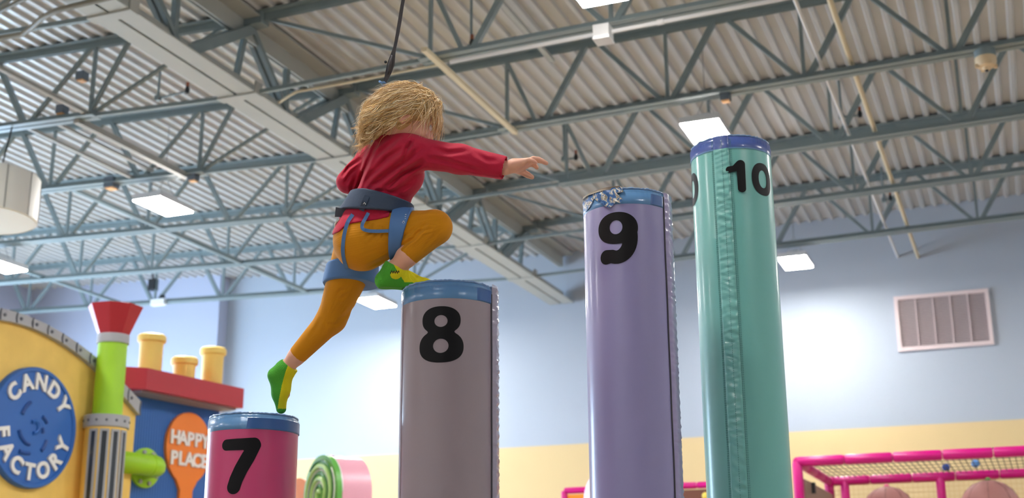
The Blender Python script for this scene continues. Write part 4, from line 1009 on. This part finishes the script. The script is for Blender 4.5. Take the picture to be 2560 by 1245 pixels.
# --- shirt
torso = chain([cc(982, 362, 4.13), cc(982, 425, 4.135), cc(952, 512, 4.145), cc(916, 566, 4.145)], [0.056, 0.088, 0.083, 0.092]) + [rcone(shR, shL, 0.050, 0.047), rcone(cc(1005, 372, 4.09), cc(1010, 440, 4.10), 0.048, 0.060)]
torso_f = union(torso, 0.035)
slR = chain([shR, elR, wrR], [0.052, 0.0445, 0.0375]); slL = chain([shL, elL, wrL], [0.046, 0.036, 0.030])
cuffn = nrm(wrR - elR + np.array([0, 0.0, 0])); cuffn = nrm(cc(1263, 421, 4.0) - cc(1150, 398, 4.02))
hem_n = nrm(np.cross(cc(985, 536, 4.08) - cc(848, 588, 4.12), np.array([0, -0.12, 1.0])));  hem_n = hem_n if hem_n[1] < 0 else -hem_n
def hemd(P):
    px = P[:, 0] / P[:, 2] * FPX + 1280; py = 622.5 - P[:, 1] / P[:, 2] * FPX
    return (py - np.interp(px, [830, 848, 858, 872, 900, 940, 985, 1010], [586, 580, 571, 561, 556, 550, 540, 532]) - (P[:, 2] - 4.06) * 40) / FPX * 4.1 * 0.9
shirt_folds = fold_fn([([(1030, 352), (1018, 372), (1008, 398)], 0.0102, 0.006), ([(1058, 405), (1008, 432), (968, 470)], 0.0119, 0.008), ([(1052, 372), (1000, 412), (950, 448), (912, 478)], 0.0102, 0.009),
                       ([(1022, 362), (968, 396), (925, 440), (905, 470)], 0.0076, 0.008), ([(940, 362), (922, 400), (900, 452), (889, 482)], 0.0068, 0.006), ([(1030, 452), (1005, 470), (965, 488)], 0.0075, 0.008),
                       ([(1010, 486), (985, 492)], 0.0040, 0.007), ([(1000, 342), (960, 372), (935, 392)], 0.0051, 0.007), ([(1085, 372), (1120, 382), (1165, 378)], 0.0059, 0.007), ([(1070, 395), (1110, 402), (1150, 412)], 0.0059, 0.007),
                       ([(1190, 384), (1215, 400), (1240, 402)], 0.0043, 0.007), ([(1140, 412), (1170, 418), (1200, 428)], 0.0051, 0.007), ([(900, 398), (872, 418), (858, 440)], 0.0068, 0.005), ([(892, 420), (874, 436), (862, 458)], 0.0068, 0.005), ([(890, 446), (878, 468), (880, 486)], 0.0068, 0.005),
                       ([(870, 548), (900, 556), (940, 548), (975, 538)], 0.0068, 0.006), ([(925, 475), (950, 478), (1000, 482)], 0.0051, 0.007)], 4.20)
def shirt_f(P):
    d = torso_f(P); d = sm(d, union(slR, 0.02)(P), 0.03); d = sm(d, union(slL, 0.012)(P), 0.014)
    d = d + shirt_folds(P)
    cut = (P - cc(1262, 421, 4.0)) @ cuffn; inside = np.linalg.norm((P - wrR) - ((P - wrR) @ cuffn)[:, None] * cuffn, axis=1) - 0.0335
    d = smx(d, np.where((P[:, 0] > cc(1200, 0, 4.0)[0]), cut, -1), 0.004); d = np.maximum(d, np.where(P[:, 0] > cc(1225, 0, 4.0)[0], -np.maximum(inside, -cut - 0.014), -1))
    d = np.minimum(d, np.maximum(pants0(P) - 0.0045, np.maximum(P[:, 1] - cc(0, 525, 4.1)[1], P[:, 0] - cc(975, 0, 4.08)[0]))); d = smx(d, np.where(P[:, 1] < cc(0, 500, 4.1)[1], hemd(P), -1))
    cavity = ellipsoid(cc(985, 338, 4.13), (0.042, 0.030, 0.042))(P)
    return -sm(-d, cavity, 0.006)

# --- trousers
lR = chain([hipR, midR, knR, heR], [0.087, 0.0665, 0.0555, 0.0365]); lL = [rcone(hipL, knL, 0.078, 0.0465), rcone(knL, heL, 0.0465, 0.0320)]
pel = [ellipsoid(cc(908, 596, 4.14), (0.085, 0.085, 0.098)), rcone(cc(915, 570, 4.14), cc(905, 600, 4.14), 0.080, 0.082)]
hnR, hnL = nrm(heR - knR), nrm(heL - knL)
pant_folds = fold_fn([([(1060, 562), (1030, 578), (1000, 596)], 0.004, 0.006), ([(1075, 572), (1045, 580), (1024, 590)], 0.004, 0.005), ([(950, 568), (938, 590), (925, 606)], 0.004, 0.005), ([(965, 560), (958, 580), (950, 600)], 0.003, 0.005), ([(1000, 618), (1035, 596), (1065, 560)], 0.006, 0.006),
                      ([(930, 560), (925, 578), (915, 596)], 0.0035, 0.005), ([(985, 634), (955, 650), (915, 668)], 0.004, 0.006), ([(868, 735), (852, 745), (835, 748)], 0.003, 0.006), ([(880, 770), (862, 790), (840, 806)], 0.0035, 0.006), ([(872, 720), (850, 728), (838, 742)], 0.003, 0.006),
                      ([(856, 806), (838, 812), (815, 810)], 0.003, 0.005), ([(800, 800), (790, 822), (776, 842)], 0.002, 0.006), ([(1100, 560), (1085, 590), (1060, 618)], 0.002, 0.006)], 4.30)
def pants0(P):
    d = sm(union(pel, 0.03)(P), union(lR[:2], 0.012)(P), 0.03); d = sm(d, smx(lR[2](P), (P - heR) @ hnR), 0.010); return sm(d, union(lL, 0.02)(P), 0.025)
def pants_f(P):
    d = pants0(P) + pant_folds(P)
    d = np.maximum(d, np.where((P[:, 0] < cc(1010, 0, 4.1)[0]), -hemd(P) - 0.012, -1))
    return smx(d, np.where(P[:, 1] < cc(0, 840, 4.25)[1], (P - heL) @ hnL, -1))
def ribattr(V):
    out = np.zeros(len(V)); best = np.full(len(V), 9e9)
    for a, b in ((hipR, knR), (knR, heR), (hipL, knL), (knL, heL)):
        t_ = nrm(b - a); q = V - a; s_ = np.clip(q @ t_, -0.05, np.linalg.norm(b - a)); w_ = q - s_[:, None] * t_; dd = np.linalg.norm(w_, axis=1) / (0.06 if a is hipR or a is hipL else 0.045)
        e1 = nrm(np.cross(t_, (0, 0, 1.0))); e2 = np.cross(t_, e1); an = np.arctan2(w_ @ e1, -(w_ @ e2) * np.sign(e2[2] if abs(e2[2]) > 0 else 1)) * 0.058
        dd = dd * np.where((a is hipL) & (V[:, 1] > cc(0, 668, 4.1)[1]), 1.6, 1.0); out = np.where(dd < best, an, out); best = np.minimum(best, dd)
    return out
pants = implicit_obj('trousers', pants_f, (cc(722, 0, 4.3)[0], cc(0, 915, 4.3)[1], 3.93), (cc(1140, 0, 4.0)[0], cc(0, 500, 4.1)[1], 4.40), 0.0034, m_pants, person, attr=ribattr)

shirt = implicit_obj('shirt', shirt_f, (cc(828, 0, 4.3)[0], cc(0, 612, 4.2)[1], 3.93), (cc(1285, 0, 4.0)[0], cc(0, 312, 4.1)[1], 4.38), 0.0032, m_shirt, person)
# --- socks
m_sg = mat('sock_green', lin(70, 158, 40), 0.9, bump=0.25, bscale=260, sheen=0.05); m_sy = mat('sock_yellow', lin(222, 208, 14), 0.9, bump=0.2, bscale=260); m_sp = mat('sock_print', lin(60, 34, 26), 0.9)
def sockR_f(P):
    d = union([rcone(cc(995, 663, 4.067), akR, 0.0345, 0.0335), rcone(akR, hlR, 0.0325, 0.0265), rcone(hlR, cc(1020, 712, 4.075), 0.0255, 0.0225), rcone(cc(1020, 712, 4.075), toR, 0.0225, 0.0195), rcone(akR, cc(1030, 702, 4.08), 0.030, 0.0225)], 0.02)(P)
    n_ = nrm((0.40, 0.915, 0)); tcut = (P - cc(994, 664, 4.067)) @ n_
    rb = 0.0007 * np.cos(np.arctan2((P - akR)[:, 2], (P - akR) @ np.cross(n_, (0, 0, 1.0))) * 34) * (tcut > -0.022)
    return np.maximum(np.maximum(d + rb, tcut), -(P @ (RC @ ez) + CAM[2] - p8.top - 0.0016))
def sockR_m(C):
    n_ = nrm(np.array([0.86, 0.50, 0])); a_ = (C - cc(1000, 684, 4.06)) @ n_
    y_ = C[:, 1] - cc(0, 700, 4.05)[1] - (C[:, 0] - cc(975, 0, 4.05)[0]) * -0.55
    sole = (P_z(C) - p8.top) < 0.016
    out = np.where((a_ > 0) & ~sole, 1, 0)
    em = np.hypot((C[:, 0] - cc(990, 0, 4.04)[0]) / 1.3, C[:, 1] - cc(0, 688, 4.04)[1])
    out = np.where((em < 0.0125) & (C[:, 2] < 4.07), 1, out)
    q = C - cc(985, 683, 4.04); an = np.arctan2(q[:, 1], q[:, 0]); rr2 = np.hypot(q[:, 0], q[:, 1])
    spot = (np.abs(q[:, 1] - 0.004 - 0.003 * np.sin(q[:, 0] * 900)) < 0.0028) & (np.abs(q[:, 0] - 0.004) < 0.014) & (C[:, 2] < 4.07)
    return np.where(spot, 2, out)
def P_z(C): return C @ (RC @ ez) + CAM[2]
sockR = implicit_obj('sock', sockR_f, (cc(930, 0, 4.1)[0], cc(0, 745, 4.1)[1], 3.99), (cc(1095, 0, 4.0)[0], cc(0, 640, 4.0)[1], 4.15), 0.0017, [m_sg, m_sy, m_sp], person, matfn=sockR_m)
def sockL_f(P):
    d = union([rcone(cc(724, 915, 4.302), akL, 0.0310, 0.0300), rcone(akL, hlL, 0.0285, 0.0235), rcone(hlL, cc(700, 985, 4.318), 0.0235, 0.0255), rcone(cc(700, 985, 4.318), toL, 0.0250, 0.0170), rcone(akL, cc(708, 970, 4.31), 0.0285, 0.0265)], 0.016)(P)
    n_ = nrm((0.62, 0.78, 0)); tcut = (P - cc(726, 914, 4.302)) @ n_
    rb = 0.0007 * np.cos(np.arctan2((P - akL)[:, 2], (P - akL) @ np.cross(n_, (0, 0, 1.0))) * 32) * (tcut > -0.025)
    return np.maximum(np.maximum(d + rb, tcut), -(P_z(P) - p7.top - 0.0016))
def sockL_m(C):
    # yellow instep, green heel, sole and toe
    px = C[:, 0] / C[:, 2] * FPX + 1280; py = 622.5 - C[:, 1] / C[:, 2] * FPX
    edge = np.interp(py, [895, 915, 935, 965, 1000, 1022, 1040], [716, 719, 712, 704, 697, 694, 705])
    return np.where((px > edge) & (py < 1022), 1, 0)
sockL = implicit_obj('sock', sockL_f, (cc(655, 0, 4.3)[0], cc(0, 1062, 4.3)[1], 4.22), (cc(755, 0, 4.3)[0], cc(0, 885, 4.3)[1], 4.40), 0.0017, [m_sg, m_sy], person, matfn=sockL_m)

# --- climbing harness
bn = nrm((0.16, 0.96, 0.17)); bc = cc(944, 516, 4.145)
belt_f = lambda P: smx(torso_f(P) - 0.0125, np.abs((P - bc) @ bn) - (0.0275 - 0.010 * np.clip(((P - bc)[:, 0]) / 0.09, -0.4, 1)) )
belt = implicit_obj('waist_belt', lambda P: belt_f(P) - 0.002, (cc(860, 0, 4.3)[0], cc(0, 560, 4.2)[1], 4.0), (cc(1035, 0, 4.0)[0], cc(0, 462, 4.0)[1], 4.30), 0.0028, m_belt, person)
belt['label'] = 'dark navy padded waist belt'
ln = nrm((0.965, -0.12, -0.06)); lc = cc(1001, 573, 4.09)
thR = union(lR[:2], 0.02)
loopR = implicit_obj('leg_loop', lambda P: smx(thR(P) - 0.0085, np.abs((P - lc) @ ln - 0.06 * ((P - lc)[:, 1])) - np.clip(0.024 + 0.11 * (P - lc)[:, 1], 0.013, 0.034)) - 0.0015, (cc(940, 0, 4.2)[0], cc(0, 650, 4.2)[1], 3.94), (cc(1065, 0, 4.0)[0], cc(0, 500, 4.0)[1], 4.20), 0.0028, m_loop, person)
l2n = nrm((0.06, 0.95, 0.30)); l2c = cc(889, 691, 4.225); l2x = nrm(np.cross(l2n, (0, 0, 1))); l2y = np.cross(l2n, l2x)
def loopL_f(P):
    q = P - l2c; h_ = q @ l2n; ra = np.hypot(q @ l2x, q @ l2y) + h_ * 0.10
    return smx(sm(ra - 0.0745, union(lL, 0.02)(P) - 0.010, 0.01), np.abs(h_) - 0.0265) - 0.002
loopL = implicit_obj('leg_loop', loopL_f, (cc(815, 0, 4.3)[0], cc(0, 750, 4.3)[1], 4.08), (cc(975, 0, 4.2)[0], cc(0, 630, 4.2)[1], 4.36), 0.0028, m_loop, person)
allcloth = lambda P: np.minimum(np.minimum(shirt_f(P), pants_f(P)), belt_f(P) - 0.002)
def hit(x, y, off, fn=None, d0=3.92, d1=4.30):
    fn = fn or allcloth; ds = np.linspace(d0, d1, 160); P = np.stack([cc(x, y, d) for d in ds]); v = fn(P) - off
    k = np.argmax(v < 0); return P[k] if v[k] < 0 else cc(x, y, 4.10)
def drape(pts, off):
    D = np.array([hit(x, y, off)[2] for x, y in pts]); q = np.concatenate([[D[0]] * 3, D, [D[-1]] * 3]); D = np.convolve(q, np.ones(7) / 7, 'valid')
    return [cc(x, y, d) for (x, y), d in zip(pts, D)]
def ribbon(name, pts, w, th, m, parent=None, wdir=None, label=None):
    """flat band along camera-space points; wdir: width direction (defaults to across the path, in view)"""
    P = np.array(pts); T = np.gradient(P, axis=0); T /= np.linalg.norm(T, axis=1, keepdims=True); V = []
    ww = np.broadcast_to(np.array(w, float), (len(P),))
    for i in range(len(P)):
        s_ = np.cross(T[i], (0, 0, 1.0)) if wdir is None else np.array(wdir[i] if np.ndim(wdir) == 2 else wdir, float)
        s_ = nrm(s_ - T[i] * (s_ @ T[i])); n_ = np.cross(s_, T[i])
        V += [P[i] + s_ * a * ww[i] / 2 + n_ * b * th / 2 for a, b in ((-1, -1), (1, -1), (1, 1), (-1, 1))]
    F = [(4 * i + k, 4 * i + (k + 1) % 4, 4 * i + 4 + (k + 1) % 4, 4 * i + 4 + k) for i in range(len(P) - 1) for k in range(4)] + [(3, 2, 1, 0), tuple(4 * (len(P) - 1) + k for k in range(4))]
    mb = MB().add(c2w(np.array(V)) - (GB if parent is not None else 0), F)
    o = mesh_obj(name, mb, m, (0, 0, 0), parent)
    if label: o['label'] = label
    return o
def spline(pts, n=40):
    P = np.array(pts, float); P = np.vstack([2 * P[0] - P[1], P, 2 * P[-1] - P[-2]]); out = []
    for i in range(1, len(P) - 2):
        for t_ in np.linspace(0, 1, n // (len(P) - 3) + 1, endpoint=(i == len(P) - 3)):
            a, b, c, d = P[i - 1], P[i], P[i + 1], P[i + 2]
            out.append(0.5 * (2 * b + (c - a) * t_ + (2 * a - 5 * b + 4 * c - d) * t_ ** 2 + (3 * b - a - 3 * c + d) * t_ ** 3))
    return np.array(out)
ps = spline([(882, 536), (869, 556), (860, 590), (857, 625), (860, 650), (867, 672)], 36)
ribbon('riser_strap', drape(ps, 0.006), 0.0115, 0.0025, m_strap, person)
ps = spline([(921, 532), (914, 545), (906, 560), (907, 572), (922, 577), (945, 578), (972, 577)], 42)
ribbon('riser_strap', drape(ps, 0.010), 0.0105, 0.0025, m_strap, person)
# keeper tab, tail piece and carabiner
q = [hit(918, 490, 0.004), hit(911, 506, 0.007), hit(904, 526, 0.004)]; ribbon('belt_tab', spline(q, 10), 0.016, 0.004, m_belt, person)
q = [cc(880, 524, 4.11), cc(862, 532, 4.105), cc(838, 530, 4.10)]; ribbon('belt_tail', spline(q, 10), np.linspace(0.018, 0.032, len(spline(q, 10))), 0.005, mat('webbing_black', lin(66, 72, 82), 0.65), person)
ps = spline([(868, 545), (852, 548), (841, 556), (838, 566), (843, 574), (854, 576), (862, 572)], 40)
cb_ = mesh_obj('carabiner', MB().tube(c2w(np.array([cc(x, y, 4.10) for x, y in ps])) - GB, 0.0035, 8), mat('carabiner_cream', lin(214, 206, 190), 0.3, 0.3), (0, 0, 0), person, 'all')
# printed marks on the leg loop and the belt
lp = lambda P: smx(thR(P) - 0.0085, np.abs((P - lc) @ ln - 0.06 * ((P - lc)[:, 1])) - np.clip(0.024 + 0.11 * (P - lc)[:, 1], 0.013, 0.034)) - 0.0015
for pts in ([(1006, 556), (1009, 552), (1012, 556), (1009, 560), (1006, 556)], [(1012, 546), (1015, 546)], [(1012, 541), (1015, 541)], [(1013, 536), (1016, 536)]):
    mesh_obj('printed_mark', MB().tube(c2w(np.array([hit(x, y, 0.001, lp) for x, y in pts])) - GB, 0.0011, 4), m_wt, (0, 0, 0), loopR)
for pts in ([(908, 510), (911, 506), (914, 511)],):
    mesh_obj('printed_mark', MB().tube(c2w(np.array([hit(x, y, 0.0085) for x, y in pts])) - GB, 0.0011, 4), m_wt, (0, 0, 0), belt)

# --- hair: a lumpy cap plus locks swept back and down, each lock a tapering tube
rng = np.random.RandomState(4)
hc_ = headc + np.array([-0.004, 0.012, 0.0])
cap_f0 = union([ellipsoid(hc_ + np.array([-0.008, 0.004, 0]), (0.094, 0.083, 0.083)), rcone(cc(950, 300, 4.11), cc(915, 335, 4.12), 0.050, 0.026), rcone(cc(960, 280, 4.08), cc(930, 330, 4.10), 0.045, 0.022)], 0.03)
faceel = ellipsoid(hp_(0.085, 0.0, -0.035), (0.070, 0.082, 0.062), HX)
def cap_f(P):
    q = (P - hc_); w_ = 0.004 * np.sin(q[:, 0] * 90 + q[:, 1] * 140 + 3 * np.sin(q[:, 1] * 60)) * np.cos(q[:, 2] * 70 + q[:, 1] * 50)
    return -sm(-(cap_f0(P) + w_), faceel(P), 0.01)
m_hair = bpy.data.materials.new('blond_hair'); m_hair.use_nodes = True; nt = m_hair.node_tree; bs = nt.nodes['Principled BSDF']
bs.inputs['Roughness'].default_value = 0.45; bs.inputs['Specular IOR Level'].default_value = 0.4
gi = nt.nodes.new('ShaderNodeNewGeometry'); cr = nt.nodes.new('ShaderNodeValToRGB')
for i, (p, c) in enumerate(((0.0, lin(150, 106, 56)), (0.3, lin(212, 172, 110)), (0.65, lin(240, 210, 156)), (1.0, lin(255, 242, 214)))):
    e = cr.color_ramp.elements[i] if i < 2 else cr.color_ramp.elements.new(p)
    e.position = p; e.color = c
nt.links.new(gi.outputs['Random Per Island'], cr.inputs['Fac']); nt.links.new(cr.outputs['Color'], bs.inputs['Base Color'])
m_hair2 = mat('hair_roots', lin(196, 160, 106), 0.6, var=0.3, vscale=60, stretch=(1, 1, 6))
hair = implicit_obj('hair', cap_f, (cc(870, 0, 4.2)[0], cc(0, 385, 4.2)[1], 3.95), (cc(1130, 0, 4.0)[0], cc(0, 195, 4.0)[1], 4.25), 0.004, m_hair2, person)
HR = np.array([0.097, 0.085, 0.085])
def wav(p, k):   # smooth field, so that neighbouring locks wave together
    return math.sin(p[0] * 61 + p[1] * 83 + p[2] * 57 + k) + 0.6 * math.sin(p[0] * 130 - p[1] * 95 + p[2] * 111 + 2.1 * k)
def lock(p0, steps, r0, wave, mode, ln_, jit=0.25):
    p = np.array(p0); pts = [p.copy()]; ph = wav(p, 0) * 1.6 + rng.normal() * jit; vel = None; lift = 1.0 + rng.uniform(0, 0.07)
    for i in range(steps):
        t_ = i / steps; rel = (p - hc_) / HR; k = np.linalg.norm(rel); nrml = nrm(rel / HR)
        if mode == 'back': des = np.array([-0.93, -0.30 - 0.55 * t_, 0.0]) if p[0] > XN else np.array([-0.12, -0.8, 0.0])
        elif mode == 'drop': des = np.array([-0.62, -0.85, 0.0])
        else: des = np.array([0.50 - 0.95 * t_, -0.9, -0.05])
        if k < 1.35: des = des - nrml * (des @ nrml) * (1.0 if des @ nrml < 0 else 0.35)
        a = t_ * (9 + 3 * wave) + ph
        des = nrm(des + wave * 0.42 * np.array([math.sin(a) * 0.6, math.cos(a), math.sin(a * 0.9 + 1)]))
        vel = des if vel is None else nrm(vel * 0.5 + des * 0.5)
        p = p + vel * ln_ / steps; rel = (p - hc_) / HR; k = np.linalg.norm(rel)
        if k < lift: p = hc_ + rel / k * lift * HR
        pts.append(p.copy())
    P = np.array(pts); t_ = np.linspace(0, 1, len(P))
    return P, r0 * np.clip(1.1 - t_ ** 2, 0.15, 1)
XN = cc(918, 0, 4.1)[0]
FW = poly_sd([(1000, 290), (1020, 284), (1040, 298), (1070, 312), (1094, 318), (1092, 352), (1000, 352)])
mb = MB()
def sample(cond):
    while True:
        d = nrm(rng.normal(size=3))
        if cond(d): return hc_ + d * HR
def put(P, r, n=4, free=False):
    if not free:
        fr = P[:, 2] < 4.10; px = P[:, 0] / P[:, 2] * FPX + 1280; py = 622.5 - P[:, 1] / P[:, 2] * FPX
        if (fr & (FW(px, py) < 0)).mean() > 0.12 and rng.rand() < 0.88: return
        if (py > 352).mean() > 0.25 and px.min() > 925: return
    mb.tube(c2w(P) - GB, r, n, caps=False)
for i in range(2300):         # main sweep, from the forehead back to the nape
    p = sample(lambda d: d[1] > -0.30 and d[2] < 0.8 and not (d[0] > 0.50 and d[1] < 0.10) and not (d[0] > 0.05 and d[1] < -0.05 and d[2] < -0.2))
    P, r = lock(p, 16, rng.uniform(0.0004, 0.0015), rng.uniform(0.6, 1.5), 'back' if rng.rand() < 0.72 else 'drop', rng.uniform(0.07, 0.17)); put(P, r)
for i in range(800):          # fringe over forehead and far cheek
    p = sample(lambda d: d[0] > 0.30 and d[1] > 0.02 and d[2] < 0.9)
    P, r = lock(p, 15, rng.uniform(0.0004, 0.0012), rng.uniform(0.2, 0.6), 'front', rng.uniform(0.06, 0.135)); put(P, r)
for i in range(46):           # locks in front of the near cheek
    s0 = cc(rng.uniform(1052, 1085), rng.uniform(268, 292), 4.02 + rng.uniform(-0.004, 0.01)); s1 = cc(rng.uniform(1018, 1062), rng.uniform(315, 345), 4.02 + rng.uniform(-0.015, 0.01))
    t_ = np.linspace(0, 1, 16)[:, None]; P = s0 + (s1 - s0) * t_ + np.array([0.006, 0.004, -0.008]) * np.sin(np.pi * t_); put(P + 0.002 * np.sin(t_ * 9 + i), rng.uniform(0.0005, 0.0012) * np.clip(1.1 - t_[:, 0] ** 2, 0.2, 1))
for i in range(600):          # hair hanging along the temple and behind the ear
    s0 = cc(rng.uniform(930, 1045), rng.uniform(262, 300), 4.02 + abs(rng.normal()) * 0.01); tx = s0[0] - rng.uniform(0.02, 0.075); s1 = np.array([tx, s0[1] - rng.uniform(0.025, 0.06), s0[2] + rng.uniform(-0.005, 0.03)])
    t_ = np.linspace(0, 1, 18)[:, None]; a = t_[:, 0] * 9 + wav(s0, 0.5) * 1.5; P = s0 + (s1 - s0) * t_ + np.array([0, 0, -0.012]) * np.sin(np.pi * t_) + (0.0015 + 0.003 * t_) * np.stack([np.sin(a), np.cos(a), np.sin(a + 1)], 1)
    put(P, rng.uniform(0.0004, 0.0012) * np.clip(1.1 - t_[:, 0] ** 2, 0.2, 1))
for i in range(34):           # bunches of curls at the nape; each bunch is several hairs along one spiral
    s0 = cc(rng.uniform(905, 972), rng.uniform(262, 325), rng.uniform(4.03, 4.17)); s1 = cc(rng.uniform(884, 925), rng.uniform(315, 372), s0[2] + rng.uniform(-0.02, 0.02))
    if s1[1] > s0[1]: s1[1] = s0[1] - 0.02
    t_ = np.linspace(0, 1, 30)[:, None]; w0 = rng.uniform(9, 16); p0 = rng.uniform(0, 6); am = rng.uniform(0.006, 0.012)
    for q in range(16):
        a = t_[:, 0] * w0 + p0 + rng.normal() * 0.22; P = s0 + (s1 - s0) * t_ + rng.normal(size=3) * 0.0022 + (0.003 + am * t_) * np.stack([np.sin(a), 0.7 * np.cos(a), np.cos(a)], 1)
        put(P, rng.uniform(0.0004, 0.0012) * np.clip(1.1 - t_[:, 0] ** 2, 0.15, 1))
for i in range(260):          # fine flyaway hairs
    p = sample(lambda d: d[1] > -0.3 and d[2] < 0.8); lf = p[0] < hc_[0] + 0.05; p = hc_ + (p - hc_) * 1.03
    P, r = lock(p, 14, rng.uniform(0.00025, 0.0005), rng.uniform(0.6, 1.6), 'back' if lf else 'front', rng.uniform(0.06, 0.17), 2.0)
    P = P + np.outer(np.linspace(0, 1, len(P)) ** 1.4, nrm(p - hc_) * rng.uniform(0.0, 0.03)); put(P, r, 3)
lk = mesh_obj('hair_locks', mb, m_hair, (0, 0, 0), hair, 'all', fix=False)

# ------------------------------------------------------------------ the safety line above her
m_web = mat('webbing_dark', lin(72, 70, 74), 0.75, bump=0.3, bscale=300)
ps = spline([(1030, -110), (1008, 0), (999, 55), (990, 105), (983, 135), (976, 165), (968, 190), (962, 207)], 70)
top = [cc(1250, -1500, 4.15), cc(1100, -560, 4.15)]
P = np.array([cc(x, y, 4.155) for x, y in ps]); n = len(P); py = ps[:, 1]
w = np.interp(py, [-110, 0, 60, 120, 140, 160, 180, 207], [0.009, 0.011, 0.012, 0.010, 0.016, 0.024, 0.020, 0.010])
tw = np.interp(py, [-110, 60, 120, 160, 207], [0.2, 0.5, 1.2, 0.15, 0.0])
wd_ = np.stack([np.cos(tw), np.zeros(n), np.sin(tw)], 1)
P = np.vstack([[cc(1105, -560, 4.155), cc(1060, -300, 4.155)], P]); w = np.concatenate([[0.01, 0.01], w]); wd_ = np.vstack([wd_[:1], wd_[:1], wd_])
base = c2w(P[-1:])[0]
rope = ribbon('line', P, w, 0.004, m_web); 
tag(rope, 'dark twisted webbing safety line running up from the girl\'s harness', 'safety line'); rope.name = 'safety_line'
def sub(name, mb, m): 
    o = mesh_obj(name, mb, m, (0, 0, 0), rope, 'all'); return o
sub('stitched_fold', MB().tube(c2w(np.array([cc(980, 138, 4.15), cc(975, 160, 4.148), cc(970, 186, 4.15)])), [0.003, 0.006, 0.004], 8), m_web)
sub('toggle', MB().sphere(c2w(np.array([cc(964, 155, 4.15)]))[0], 0.005, 10, 8), m_black)
sub('knot', MB().tube(c2w(np.array([cc(948, 203, 4.15), cc(954, 207, 4.146), cc(961, 206, 4.144), cc(966, 210, 4.15), cc(958, 212, 4.15), cc(953, 206, 4.147)])), 0.0035, 7), m_strap)
o = ribbon('blue_strap', spline([cc(961, 207, 4.155), cc(957, 225, 4.165), cc(948, 250, 4.185), cc(940, 290, 4.215), cc(935, 350, 4.235), cc(925, 450, 4.25), cc(915, 520, 4.24)], 30), 0.012, 0.003, m_strap)
o.parent = rope
